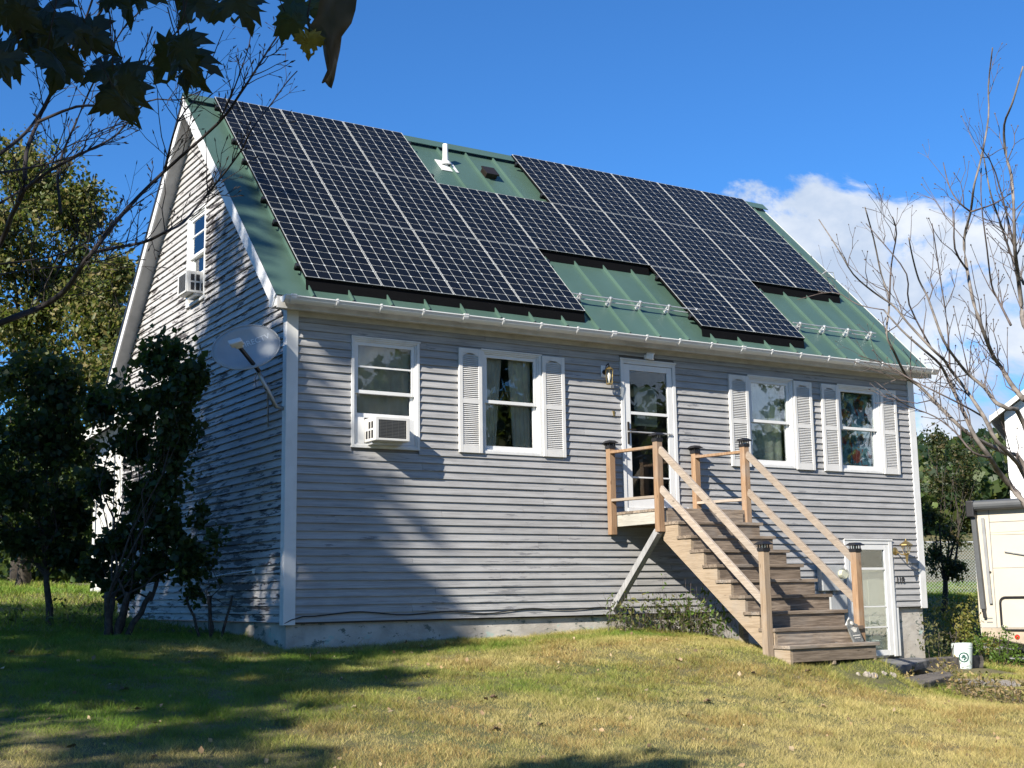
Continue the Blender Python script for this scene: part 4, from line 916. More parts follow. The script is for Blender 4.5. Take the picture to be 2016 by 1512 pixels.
pts = rrect(.40, 3.4, -.50, .09, .10); mb = q_(); mb.tube(pts+[pts[0]], .020, 6); mb.build('compartment_trim', 'dark', rv)
for (s0, z0_, s1, z1_, h) in ((.28, 1.27, 5.2, 1.38, .025), (.26, 1.24, 5.2, 1.12, .035), (.6, 1.24, 5.2, 1.06, .018), (.9, 1.23, 5.2, 1.0, .018), (1.2, 1.22, 5.2, .94, .018)):
    q_().prism([RP(s0, .004, z0_), RP(s1, .004, z1_-h), RP(s1, .004, z1_+h)], RN*-.003).build('decal_stripe', 'rvline', rv)
q_().bar(RP(.55, .03, .92), RP(2.4, .03, .55), .014, .014).build('support_rod', 'greymetal', rv)
mb = q_(); mb.lathe(RP(.66, .007, -.62), [(.042, 0), (.040, .012), (0, .018)], RN, 14); mb.build('reflector', 'red', rv)
for s0_, s1_, z0_, z1_ in ((.30, .315, -.46, 1.70), (1.62, 1.635, .12, 1.70), (.30, 7.2, 1.46, 1.475), (.04, 7.2, -.462, -.45), (.30, 7.2, .62, .63)):
    q_().prism([RP(s0_, .003, z0_), RP(s1_, .003, z0_), RP(s1_, .003, z1_), RP(s0_, .003, z1_)], RN*-.0025).build('panel_seam', 'rvline', rv)
for z_ in (-.30, -.37): q_().prism([RP(.13, .004, z_), RP(.24, .004, z_), RP(.24, .004, z_+.025), RP(.13, .004, z_+.025)], RN*-.003).build('label_plate', 'rvline', rv)
pts = rrect(.62, 1.35, .68, 1.18, .08); mb = q_(); mb.tube(pts+[pts[0]], .012, 6); mb.build('window_frame', 'dark', rv) if False else None
mb = q_(); mb.lathe(RP(.26, .002, .55), [(.02, 0), (.018, .010)], RN, 8); mb.build('latch', 'dark', rv)
mb = q_(); mb.bar(RP(-1.1, -1.2, -.80), RP(3, -.35, -.80), .06, .13); mb.bar(RP(-1.1, -1.2, -.80), RP(3, -2.05, -.80), .06, .13); mb.bar(RP(.35, -.2, -.93), RP(.35, -2.2, -.93), .1, .1); mb.build('hitch_frame', 'dark', rv)
mb = q_(); mb.bar(RP(-.05, -.25, -.80), RP(1.2, -.25, -.80), .07, .10); mb.bar(RP(.75, -.3, -.98), RP(.55, -.3, -.72), .04, .05); mb.bar(RP(.5, -.05, -1.0), RP(1.2, -.05, -1.0), .2, .02); mb.build('stabiliser', 'greymetal', rv)
for s_ in (3.6, 4.6):
    mb = q_(); mb.lathe(RP(s_, .02, -.70), [(.16, 0), (.33, 0), (.345, -.05), (.345, -.18), (.30, -.22)], RN, 24); wh = mb.build('wheel', 'rubber', rv); mb = q_(); mb.lathe(RP(s_, .03, -.70), [(.05, 0), (.15, -.004), (.18, -.02)], RN, 16); mb.build('rim', 'alu', wh)

# ------------------------------------------------------------------ neighbours
def simple_house(name, label, org, au, wdt, dep, z0, eave, ridge, wall, roofm, along=True, fascia='hwhite', clap=.13, verts_siding=False, over=.4):
    au = V3(*au, 0); au /= np.linalg.norm(au); av = V3(-au[1], au[0], 0); org = V3(*org)
    t_ = thing(name, label, 'house' if 'house' in name else 'shed', (org[0], org[1], z0)); B = (org[0], org[1], z0); q2 = lambda: MB(B)
    Pp = lambda u, v, z: org*V3(1, 1, 0)+au*u+av*v+V3(0, 0, z)
    gable_poly = [Pp(0, 0, z0-.4), Pp(wdt, 0, z0-.4), Pp(wdt, 0, eave), Pp(wdt/2, 0, ridge), Pp(0, 0, eave)]
    wl = q2().prism(gable_poly, av*dep).build('wall', wall, t_)
    if verts_siding:
        n = int(wdt/.30)
        for i in range(n+1):
            u = wdt*i/n; top = eave+(ridge-eave)*(1-abs(u-wdt/2)/(wdt/2)); q2().prism([Pp(u-.02, -.02, z0-.1), Pp(u+.02, -.02, z0-.1), Pp(u+.02, -.02, top-.05), Pp(u-.02, -.02, top-.05)], av*.019).build('batten', wall, wl)
    else:
        n = int((eave-z0)/clap)
        for i in range(n):
            z = z0+clap*i; q2()._add([Pp(0, -.022, z), Pp(wdt, -.022, z), Pp(wdt, -.004, z+clap), Pp(0, -.004, z+clap), Pp(0, 0, z), Pp(wdt, 0, z)], [(0, 1, 2, 3), (0, 4, 5, 1)]).build('lap_board', wall, wl)
            q2()._add([Pp(-.022, 0, z), Pp(-.022, dep, z), Pp(-.004, dep, z+clap), Pp(-.004, 0, z+clap), Pp(0, 0, z), Pp(0, dep, z)], [(0, 3, 2, 1), (0, 1, 5, 4)]).build('lap_board', wall, wl)
    sl_ = (ridge-eave)/(wdt/2)
    for sg in (0, 1):
        u_e = -over if sg == 0 else wdt+over; ze = eave-over*sl_
        a, b2 = Pp(u_e, -over, ze+.03), Pp(wdt/2, -over, ridge+.03)
        q2().prism([a, b2, b2+V3(0, 0, .16), a+V3(0, 0, .16)], av*(dep+2*over)).build('roof', roofm, t_)
        q2().prism([a+av*-.012+V3(0, 0, -.02), b2+av*-.012+V3(0, 0, -.02), b2+av*-.012+V3(0, 0, .15), a+av*-.012+V3(0, 0, .15)], av*.010).build('rake_board', fascia, t_)
        q2().prism([Pp(u_e-(.03 if sg == 0 else 0), -over, ze+.0), Pp(u_e+(.03 if sg else 0), -over, ze+.0), Pp(u_e+(.03 if sg else 0), -over, ze+.185), Pp(u_e-(.03 if sg == 0 else 0), -over, ze+.185)], av*(dep+2*over)).build('fascia', fascia, t_)
    return t_, Pp, q2
# white neighbour house on the right edge
o_ = at(1990, 984, 42); zb_ = gz(o_[0], o_[1])
t_, Pp, q2 = simple_house('neighbour_house', 'tall white lapboard house at the right edge behind the trailer', (o_[0], o_[1], 0), (.55, -.835), 9, 11, zb_, 5.9, 9.2, 'hwhite', 'hroof')
for u in (2.2, 5.6):
    for z in (1.6, 4.2):
        f_ = q2(); P1 = Pp(u, -.05, z); au_ = (Pp(1, 0, 0)-Pp(0, 0, 0)); 
        f_.prism([Pp(u, -.06, z), Pp(u+.9, -.06, z), Pp(u+.9, -.06, z+1.4), Pp(u, -.06, z+1.4)], Pp(0, .04, 0)-Pp(0, 0, 0)); w_ = f_.build('window', 'vinyl', t_)
        q2().prism([Pp(u+.08, -.068, z+.08), Pp(u+.82, -.068, z+.08), Pp(u+.82, -.068, z+1.32), Pp(u+.08, -.068, z+1.32)], Pp(0, .006, 0)-Pp(0, 0, 0)).build('pane', 'dark', w_)
# white shed behind the lilac
o_ = at(180, 1160, 24); zb_ = gz(o_[0], o_[1])
simple_house('garden_shed', 'white board shed half hidden behind the leafy shrubs', (o_[0], o_[1], 0), (.96, -.28), 5.2, 5.0, zb_-.1, 3.35, 5.0, 'barnwhite', 'hroof', fascia='barnwhite', verts_siding=True, over=.25)
# chain-link fence
fa, fb = at(1790, 1168, 34), at(2010, 1163, 34); fa[2] = gz(fa[0], fa[1]); fb[2] = gz(fb[0], fb[1])
FB = tuple(fa); t_ = thing('chain_link_fence', 'grey chain link fence beyond the dark lawn right of the house', 'fence', FB); HF = 1.35
fd = (fb-fa); fl = np.linalg.norm(fd[:2]); fd = fd/np.linalg.norm(fd)
for k, f in enumerate((0., .62, 1.)):
    p = fa+(fb-fa)*f; MB(FB).tube([p+V3(0, 0, -.1), p+V3(0, 0, HF+.03)], .03, 8).build('post', 'chain', t_)
MB(FB).tube([fa+V3(0, 0, HF), fb+V3(0, 0, HF)], .022, 6).build('top_rail', 'chain', t_)
wv = []; wf = []; stp = .085
L_ = np.linalg.norm(fb-fa); nW = int((L_+HF)/stp)
for sg in (1, -1):
    for i in range(-int(HF/stp)-1, nW):
        a = i*stp; s0_, s1_ = max(a, 0), min(a+HF, L_)
        if s1_ <= s0_: continue
        z0_, z1_ = s0_-a, s1_-a
        if sg < 0: z0_, z1_ = HF-z0_, HF-z1_
        p0, p1 = fa+fd*s0_+V3(0, 0, z0_), fa+fd*s1_+V3(0, 0, z1_); wv.append((p0, p1))
mb = MB(FB)
for p0, p1 in wv: mb.bar(p0, p1, .005, .006)
mb.build('mesh_wire', 'chain', t_, kind='stuff')

# ------------------------------------------------------------------ vegetation helpers
def leaf_arrays(P, size, dirs=None, flat=.0, asp=.6, rng_=RNG):
    n = len(P); a = rng_.normal(size=(n, 3)); a[:, 2] -= .35
    if dirs is not None: a += dirs*1.2
    a /= np.linalg.norm(a, axis=1)[:, None]
    b = rng_.normal(size=(n, 3)); b[:, 2] *= (1-flat); b -= a*(a*b).sum(1)[:, None]; b /= np.linalg.norm(b, axis=1)[:, None]
    c = np.cross(a, b); s = (size*rng_.uniform(.4, 1.4, n))[:, None]
    v = np.empty((n, 4, 3)); v[:, 0] = P; v[:, 2] = P+a*s-c*s*.10
    v[:, 1] = P+a*s*.45+b*s*asp*.5+c*s*.07; v[:, 3] = P+a*s*.45-b*s*asp*.5+c*s*.07
    i = np.arange(n)[:, None]*4
    f = np.concatenate([i+np.array([[0, 1, 2]]), i+np.array([[0, 2, 3]])], 0)
    return v.reshape(-1, 3), f
def leaf_cols(n, pal, jit=.18, rng_=RNG, w=None):
    pal = np.array(pal); k = rng_.choice(len(pal), n, p=w); c = pal[k]*(1+rng_.normal(0, jit, (n, 1))); return np.repeat(np.clip(c, .004, 1), 4, 0)
def blob_pts(n, c, r, rng_=RNG, shell=.45):
    d = rng_.normal(size=(n, 3)); d /= np.linalg.norm(d, axis=1)[:, None]; rad = rng_.uniform(shell, 1.0, n)**.7; return np.asarray(c)+d*rad[:, None]*np.asarray(r)
def crown_pts(blobs, per, sub=9, subr=.34, rng_=RNG):
    out = []
    for (c, r) in blobs:
        r = np.asarray(r, float)*np.ones(3); cs = blob_pts(sub, c, r*.72, rng_, .25)
        out.append(blob_pts(max(3, per//6), c, r*1.22, rng_, .5))
        for q2 in cs: out.append(blob_pts(max(4, int(per/sub)), q2, r*subr*rng_.uniform(.7, 1.3), rng_, .0))
    return np.concatenate(out)
def limb_path(p, q, n=5, wob=.06, rng_=RNG, sag=0):
    p, q = np.asarray(p, float), np.asarray(q, float); l = np.linalg.norm(q-p); out = []
    for i in range(n+1):
        f = i/n; w_ = rng_.normal(0, wob*l, 3)*math.sin(math.pi*f)*.6; out.append(p+(q-p)*f+w_+V3(0, 0, -sag*l*f*(1-f)))
    return out
def leafy_tree(name, label, cat, base, blobs, per, lsize, pal, trunk_r, mat_bark='bark', group=None, asp=.6, sub=9, subr=.34, stems=1, seed=1, w=None, jit=.18):
    r_ = np.random.default_rng(seed); base = np.asarray(base, float); t_ = thing(name, label, cat, tuple(base), group); mb = MB(tuple(base))
    cen = np.mean([b2[0] for b2 in blobs], 0); zlow = min(b2[0][2]-np.max(b2[1])*.4 for b2 in blobs)
    forks = []
    for s_ in range(stems):
        off = V3(r_.uniform(-.12, .12), r_.uniform(-.12, .12), 0)*(stems > 1); top = base+off+V3((cen[0]-base[0])*.4+off[0]*2, (cen[1]-base[1])*.4+off[1]*2, max(.5, (zlow-base[2])*.9))
        pth = limb_path(base+off-V3(0, 0, .12), top, 5, .03, r_); mb.tube(pth, list(np.linspace(trunk_r*1.15, trunk_r*.75, 6)), 8); forks.append((top, trunk_r*.7))
    mb.build('trunk', mat_bark, t_, smooth=True)
    br = MB(tuple(base))
    for i, (c, r2) in enumerate(blobs):
        fk, fr_ = forks[i % len(forks)]; rr = fr_*.62; pth = limb_path(fk-V3(0, 0, .1), c, 5, .06, r_, .08); br.tube(pth, list(np.linspace(rr, rr*.22, 6)), 6)
        R_ = np.max(r2)
        for k in range(5):
            q2 = pth[2+k % 4]; e_ = np.asarray(c)+r_.normal(0, .55, 3)*np.asarray(r2); br.tube(limb_path(q2, e_, 3, .08, r_), list(np.linspace(rr*.3, rr*.06, 4)), 4)
    br.build('limbs', mat_bark, t_)
    P = crown_pts(blobs, per, sub, subr, r_); v, f = leaf_arrays(P-base, lsize, asp=asp, rng_=r_)
    npmesh('crown', v, f, leaf_cols(len(P), pal, jit, r_, w), 'leaf', t_, 'stuff')
    return t_
GREEN = [(.030, .060, .014), (.045, .085, .018), (.06, .10, .022)]
OLIVE = [(.095, .11, .028), (.14, .13, .036), (.06, .085, .022), (.18, .145, .05)]
DARK = [(.016, .034, .012), (.022, .044, .014), (.030, .055, .016)]
# lilac-like shrubs at the gable
def pb_(px, py, t, rx, ry):      # crown lobe from picture position at distance t
    s_ = t/FPX; return (at(px, py, t), (rx*s_, max(rx, ry)*s_*.8, ry*s_))
LB = (-1.5, 1.6, gz(-1.5, 1.6))
leafy_tree('lilac_shrub', 'dark leafy shrub with twin trunks in front of the gable wall', 'shrub', LB,
    [pb_(325, 705, 15.4, 62, 58), pb_(280, 790, 15.6, 85, 75), pb_(345, 800, 15.2, 52, 80), pb_(255, 870, 15.8, 50, 50), pb_(330, 930, 15.3, 55, 75), pb_(285, 985, 15.6, 55, 50), pb_(330, 1040, 15.4, 55, 50), pb_(350, 860, 15.3, 45, 60), pb_(375, 740, 15.1, 35, 40), pb_(215, 1080, 15.8, 36, 30), pb_(200, 800, 15.9, 34, 34), pb_(195, 950, 15.9, 34, 40), pb_(240, 1150, 15.6, 36, 26), pb_(185, 1120, 15.8, 26, 22), pb_(300, 1110, 15.5, 60, 35), pb_(250, 1060, 15.7, 55, 35), pb_(370, 1100, 15.3, 35, 40)],
    680, .085, DARK, .038, asp=.9, sub=24, subr=.40, stems=6, seed=4)
LB2 = at(100, 1232, 16.3); LB2[2] = gz(LB2[0], LB2[1])
leafy_tree('lilac_shrub', 'dark leafy shrub on a single thin trunk at the left edge', 'shrub', LB2,
    [pb_(60, 740, 16.5, 90, 70), pb_(140, 780, 16.8, 80, 75), pb_(30, 850, 16.2, 90, 80), pb_(120, 880, 16.5, 80, 70), pb_(60, 960, 16.2, 100, 70), pb_(140, 1010, 16.6, 45, 60), pb_(60, 1060, 16.4, 90, 55), pb_(130, 1090, 16.4, 40, 35), pb_(-40, 950, 16, 80, 140)],
    820, .088, DARK, .045, asp=.9, sub=24, subr=.42, stems=1, seed=8)
LB3 = V3(-.42, 1.25, gz(-.42, 1.25))
leafy_tree('lilac_sapling', 'sparse leggy sapling against the gable wall foot', 'sapling', LB3, [pb_(395, 1010, 15.6, 22, 40), pb_(430, 1060, 15.2, 22, 35), pb_(405, 1120, 15.6, 30, 40), pb_(380, 1170, 15.7, 30, 28)], 60, .09, DARK, .018, asp=.8, sub=6, subr=.6, stems=4, seed=12)
# background trees on the left
def bgbase(px, t): P_ = at(px, 1150, t); P_[2] = gz(P_[0], P_[1]); return P_
leafy_tree('ash_tree', 'tall olive yellow tree behind the left shrubs', 'tree', bgbase(40, 31), [pb_(60, 360, 31, 110, 95), pb_(150, 420, 31, 75, 75), pb_(20, 480, 30, 120, 110), pb_(120, 540, 31, 110, 95), pb_(190, 610, 30, 80, 80), pb_(60, 660, 30, 120, 90), pb_(-60, 560, 31, 100, 160)], 4200, .13, OLIVE, .22, seed=21, sub=22, subr=.34, w=(.3, .3, .25, .15))
leafy_tree('ash_tree', 'shorter olive tree touching the rear roof edge', 'tree', bgbase(215, 29), [pb_(225, 540, 29, 50, 55), pb_(205, 640, 29, 70, 70), pb_(235, 730, 28, 50, 70), pb_(170, 740, 29, 70, 60)], 2600, .12, OLIVE, .15, seed=23, sub=14, subr=.38)
leafy_tree('maple_thicket_tree', 'dark green tree low behind the left shrubs', 'tree', bgbase(40, 26), [pb_(20, 820, 26, 110, 90), pb_(120, 850, 26, 90, 80), pb_(60, 940, 25.5, 120, 80), pb_(150, 960, 26, 70, 70), pb_(10, 1040, 25.5, 100, 60), pb_(110, 1050, 26, 80, 50)], 1500, .13, [(.035, .06, .018), (.06, .09, .02), (.02, .04, .014)], .14, seed=25, sub=12, subr=.45)
for k, (px, t, top) in enumerate(((-30, 44, 820), (70, 46, 900), (150, 42, 930), (215, 45, 880), (20, 38, 960), (110, 37, 1000))):
    rr = np.random.default_rng(700+k); B_ = bgbase(px, t); hz_ = at(px, top, t)[2]-B_[2]
    bl = [(B_+V3(rr.normal(0, 1.0), rr.normal(0, 1.0), hz_*f), 1.0) for f in np.linspace(.15, .95, 8)]
    leafy_tree('hedgerow_tree', 'dense dark hedgerow tree, %s counted from the left edge at the back of the lawn' % ORD[sorted([-30, 70, 150, 215, 20, 110]).index(px)], 'tree', B_, bl, 420, .26, [(.03, .055, .016), (.05, .075, .02), (.02, .04, .013)], .12, seed=720+k, group='hedgerow trees behind the lawn', sub=10, subr=.5)
# right: apple tree, roadside bushes
AB = at(1852, 1158, 28.5); AB[2] = gz(AB[0], AB[1])-.05
leafy_tree('apple_tree', 'small dark apple tree just right of the house', 'tree', AB, [pb_(1845, 875, 28.5, 34, 40), pb_(1895, 905, 28.5, 42, 45), pb_(1850, 950, 28.5, 40, 42), pb_(1900, 965, 28.8, 36, 30), pb_(1835, 1020, 28.3, 28, 40), pb_(1880, 1050, 28.5, 34, 35), pb_(1845, 1100, 28.3, 32, 32), pb_(1880, 1120, 28.4, 26, 26)], 640, .080, [(.035, .048, .018), (.055, .065, .022), (.08, .065, .028), (.022, .034, .014)], .07, seed=31, sub=13, subr=.45)
for k, (px, t, hh, lab) in enumerate(((1900, 21.3, .95, 'yellow green goldenrod clump left of the trailer'), (1846, 19.2, .75, 'sparse weedy bush against the right house corner'), (1878, 22.5, 1.05, 'green bush behind the bucket'), (1960, 20.6, .45, 'low bright green weeds in front of the trailer hitch'))):
    P_ = at(px, 1290, t); P_[2] = gz(P_[0], P_[1]); n = (12, 5, 10, 8)[k]; rr = np.random.default_rng(40+k)
    bl = [(P_+V3(rr.uniform(-.45, .45), rr.uniform(-.45, .45), hh*rr.uniform(.25, .95)), (.2, .2, .22)) for _ in range(n)]
    pal = ([(.16, .16, .03), (.11, .13, .03), (.22, .19, .05)], [(.07, .08, .03), (.12, .11, .05)], [(.08, .10, .025), (.13, .13, .03)], [(.07, .13, .02), (.10, .17, .03)])[k]
    leafy_tree('roadside_bush', lab, 'bush', P_, bl, 90 if k != 1 else 45, .055, pal, .008, seed=50+k, stems=3, sub=6, subr=.55)
# weeds under the stairs
def weeds(name, label, cat, spots, pal, seed, nst, hh, lw=.05):
    rr = np.random.default_rng(seed); c = np.mean(spots, 0); B = (c[0], c[1], gz(c[0], c[1])); t_ = thing(name, label, cat, B); mb = MB(B); P = []; d_ = []
    for (x, y) in spots:
        for k in range(nst):
            p0 = V3(x+rr.normal(0, .10), y+rr.normal(0, .07), 0); p0[2] = gz(p0[0], p0[1])-.02; h_ = hh*rr.uniform(.4, 1.15); p1 = p0+V3(rr.normal(0, .14), rr.normal(0, .10), h_); pt = limb_path(p0, p1, 3, .05, rr); mb.tube(pt, [.003, .0026, .002, .0012], 3, False)
            for f in rr.uniform(.15, 1, 7): P.append(p0+(p1-p0)*f+rr.normal(0, .02, 3))
    mb.build('stems', 'twigpale', t_, kind='stuff'); P = np.array(P); v, f = leaf_arrays(P-np.array(B), lw, asp=.45, rng_=rr); npmesh('foliage', v, f, leaf_cols(len(P), pal, .25, rr), 'leaf', t_, 'stuff')
weeds('weed_patch', 'tall green weeds growing under the stair landing', 'weeds', [(4.5, -.35), (4.75, -.3), (5.0, -.45), (5.2, -.35), (5.35, -.55), (5.5, -.4), (5.5, -.75), (5.6, -.6)], [(.06, .10, .02), (.10, .13, .03), (.15, .14, .05)], 61, 20, .50, .06)
weeds('weed_patch', 'leafy weeds climbing beside the stringer', 'weeds', [(5.55, -.5), (5.7, -.65), (5.75, -.55), (5.5, -.3), (5.8, -.85)], [(.07, .13, .02), (.10, .17, .03)], 62, 9, .72, .08)
weeds('dry_weeds', 'dry straw coloured weeds around the basement step', 'weeds', [(6.5, -3.0), (6.9, -2.55), (7.4, -2.3), (7.8, -2.9), (8.1, -2.2), (8.6, -2.1), (9.1, -1.6), (9.9, -1.0), (7.3, -3.5), (8.4, -2.75)], [(.30, .22, .09), (.36, .28, .13), (.14, .13, .04)], 63, 8, .20, .06)
weeds('dry_weeds', 'brown dry grass bank at the right edge below the trailer', 'weeds', [tuple(onground(px, py)[:2]) for px, py in ((1880, 1362), (1905, 1372), (1930, 1378), (1955, 1382), (1980, 1386), (2005, 1390), (1925, 1362), (1965, 1368), (1995, 1374), (2030, 1384))], [(.24, .17, .08), (.30, .22, .11), (.14, .12, .05)], 65, 14, .22, .06)
weeds('shrub_weeds', 'low weeds at the foot of the single trunk shrub', 'weeds', [(LB2[0]+x, LB2[1]+y) for x, y in ((-.5, -.3), (0, -.4), (.4, -.2), (-.9, .1), (.8, 0))], [(.05, .09, .02), (.08, .12, .03)], 64, 8, .35, .07)

# ------------------------------------------------------------------ bare trees
def bare_tree(name, label, base, limbs, depth, r0, mats, seed, twig_len, twig_n, trunk_px, zoff=None, buds=False, tw_r=.0042, updir=.55):
    rr = np.random.default_rng(seed); base = np.asarray(base, float); t_ = thing(name, label, 'tree', tuple(base)); k = depth/FPX
    def smooth(pts):
        out = []
        for i in range(len(pts)-1):
            p0, p1, p2, p3 = pts[max(i-1, 0)], pts[i], pts[i+1], pts[min(i+2, len(pts)-1)]
            for f in (0, .33, .67): out.append(.5*((2*p1)+(-p0+p2)*f+(2*p0-5*p1+4*p2-p3)*f*f+(-p0+3*p1-3*p2+p3)*f**3))
        return out+[pts[-1]]
    tp = trunk_px; mb = MB(tuple(base)); mb.tube(limb_path(base-V3(0, 0, .15), tp, 6, .02, rr), list(np.linspace(r0*1.3, r0, 7)), 10); mb.build('trunk', mats[0], t_, smooth=True)
    for li, (pp, w0, w1, dd) in enumerate(limbs):
        P3 = [at(x, y, depth+dd+.25*math.sin(i*1.3+li)) for i, (x, y) in enumerate(pp)]
        if w0 > 11: P3 = [tp]+P3
        P3 = smooth(P3); n = len(P3); rad = [max(.0012, (w0+(w1-w0)*(i/(n-1))**.7)*k*.42) for i in range(n)]
        mb = MB(tuple(base)); mb.tube(P3, rad, 8); lb = mb.build('limb', mats[1] if w0 > 6 else mats[2], t_, smooth=True)
        tw = MB(tuple(base)); cnt = 0
        seglen = np.linalg.norm(P3[-1]-P3[0]); m_ = int(seglen*twig_n)+2
        for j in range(m_):
            f = rr.uniform(.12, .98); i = int(f*(n-1)); p = P3[i]; d = P3[min(i+1, n-1)]-P3[max(i-1, 0)]; d /= np.linalg.norm(d)+1e-9
            for sg in ((-1, 1) if rr.random() < .55 else (rr.choice((-1, 1)),)):
                sd = np.cross(d, FW)*sg; v_ = d*.75+sd*rr.uniform(.45, .95)+V3(0, 0, updir)*rr.uniform(.3, 1)+rr.normal(0, .22, 3); v_ /= np.linalg.norm(v_)
                ln = twig_len*rr.uniform(.25, 1.0)*(1.1-.5*f); q2 = p+v_*ln+V3(0, 0, ln*.22*updir); pth = limb_path(p, q2, 4, .045, rr, .25*updir); ra = min(rad[i]*.6, tw_r); tw.tube(pth, [ra, ra*.85, ra*.7, ra*.6, ra*.5], 4)
                if buds: tw.lathe(q2-v_*.004, [(ra*.6, -.004), (ra*1.5, .004), (ra*.4, .016)], v_, 5)
                for _ in range(rr.integers(1, 4)):
                    g2 = rr.integers(1, 4); p2 = pth[g2]; s2 = np.cross(v_, FW)*rr.choice((-1, 1)); v2 = v_*.8+s2*rr.uniform(.4, .8)+V3(0, 0, .3*updir); v2 /= np.linalg.norm(v2); l2 = ln*rr.uniform(.2, .5); q3 = p2+v2*l2; tw.tube(limb_path(p2, q3, 2, .05, rr), [ra*.6, ra*.5, ra*.4], 3)
                    if buds: tw.lathe(q3, [(ra*.4, -.004), (ra*1.2, .003), (ra*.3, .012)], v2, 5)
        tw.build('twigs', mats[2], lb, kind='stuff')
L7 = [([(0, 636), (79, 605), (127, 573), (160, 525), (182, 496), (250, 411), (325, 336), (429, 243), (471, 187), (507, 132), (536, 86), (564, 46)], 19, 3, 0),
      ([(182, 498), (230, 487), (283, 477), (325, 457), (361, 438), (394, 399), (444, 338), (478, 291), (494, 257), (530, 210), (564, 163), (585, 140)], 9, 2.5, .1),
      ([(0, 480), (21, 428), (46, 375), (52, 300), (75, 240), (118, 150), (160, 80), (200, 20), (215, -20)], 16, 6, .3),
      ([(46, 375), (100, 335), (170, 298), (230, 265), (290, 200), (350, 197), (393, 180)], 9, 2.5, .2), ([(75, 240), (150, 210), (210, 205), (250, 170), (300, 120), (350, 60), (400, 0)], 8, 3, .25),
      ([(0, 303), (50, 262), (85, 212), (130, 120), (160, 60), (185, -10)], 10, 5, .4), ([(0, 340), (60, 330), (110, 318), (160, 300), (180, 265), (270, 235)], 7, 2, -.1),
      ([(0, 520), (60, 512), (120, 500), (200, 460), (270, 400), (320, 370)], 6, 2, .15), ([(0, 540), (70, 530), (160, 520), (230, 505), (290, 470), (318, 430)], 5, 2, .1), ([(429, 243), (450, 200), (470, 150), (490, 90), (497, 40)], 5, 2, 0), ([(325, 336), (350, 240), (395, 180), (420, 110), (440, 60)], 5, 2, .05), ([(120, 420), (115, 330), (150, 240), (190, 150), (240, 60), (290, 10)], 8, 3, .2), ([(0, 400), (60, 360), (130, 290), (190, 270), (260, 240)], 6, 2, .3)]
tb = at(-270, 1000, 4.4); tb[2] = gz(tb[0], tb[1])
bare_tree('bare_tree', 'dark leafless tree whose limbs cross the upper left', tb, L7, 4.2, .05, ('barksoot', 'barksoot', 'barksoot'), 71, .27, 15., at(-130, 700, 4.3), buds=True, tw_r=.0021, updir=.35)
R13 = [([(2016, 990), (1994, 962), (1966, 929), (1949, 901), (1920, 861), (1896, 809), (1868, 750), (1850, 717), (1820, 690), (1775, 650), (1740, 610)], 19, 3.5, 0),
       ([(2016, 915), (1979, 892), (1927, 866), (1892, 842), (1837, 787), (1811, 761), (1785, 741), (1760, 692), (1745, 655), (1751, 591), (1735, 540), (1720, 470), (1703, 408)], 13, 3, .2),
       ([(2016, 935), (1995, 903), (1960, 866), (1938, 822), (1905, 772), (1870, 726), (1858, 708), (1834, 686), (1788, 637), (1760, 603), (1720, 575), (1680, 540), (1650, 490), (1612, 432)], 13, 2.5, -.1),
       ([(2016, 835), (1984, 805), (1960, 792), (1938, 763), (1907, 737), (1885, 711), (1858, 671), (1837, 615), (1825, 582), (1809, 551), (1797, 508), (1789, 468)], 13, 3, -.2),
       ([(2030, 800), (2016, 787), (1990, 755), (1973, 726), (1955, 700), (1935, 650), (1918, 600), (1904, 531), (1898, 471), (1911, 417), (1918, 364), (1932, 310), (1946, 231), (1946, 167), (1954, 94)], 15, 3, .1),
       ([(2050, 720), (2016, 640), (2011, 600), (2004, 542), (1998, 489), (1996, 417), (1991, 346), (1980, 303), (1977, 246), (1993, 203), (2014, 131)], 15, 4, .25),
       ([(1990, 640), (1965, 590), (1952, 560), (1943, 489), (1932, 399), (1932, 331)], 6, 2.5, 0), ([(1751, 591), (1755, 520), (1765, 460), (1757, 427)], 5, 2.5, 0), ([(1834, 686), (1790, 600), (1785, 540), (1740, 480), (1705, 440)], 5, 2, .1),
       ([(1904, 531), (1880, 490), (1878, 420), (1870, 400)], 6, 2.5, 0), ([(1911, 417), (1890, 400), (1870, 370), (1857, 320)], 5, 2, 0), ([(1911, 417), (1960, 400), (1990, 380)], 5, 2, 0), ([(1870, 726), (1865, 640), (1850, 540), (1835, 440)], 5, 2.2, .1), ([(2016, 560), (1990, 500), (1970, 440), (1950, 380), (1935, 300)], 7, 3, .3), ([(1998, 489), (1960, 340), (1930, 290)], 5, 2, 0),
       ([(1938, 822), (1900, 800), (1840, 770), (1790, 745), (1750, 720), (1690, 700)], 5, 2, 0), ([(1949, 901), (1915, 890), (1880, 850), (1840, 820), (1790, 800), (1745, 775)], 6, 2, -.2), ([(1740, 610), (1690, 600), (1640, 575), (1570, 590)], 3, 1.6, .1)]
tb = at(2190, 1330, 13.2); tb[2] = gz(tb[0], tb[1])
bare_tree('bare_sapling_tree', 'pale barked leafless tree fanning in from the right edge', tb, R13, 13.0, .085, ('barkpale', 'barkpale', 'twigpale'), 81, .80, 1.7, at(2100, 1110, 13.1), buds=True, tw_r=.0065, updir=.75)

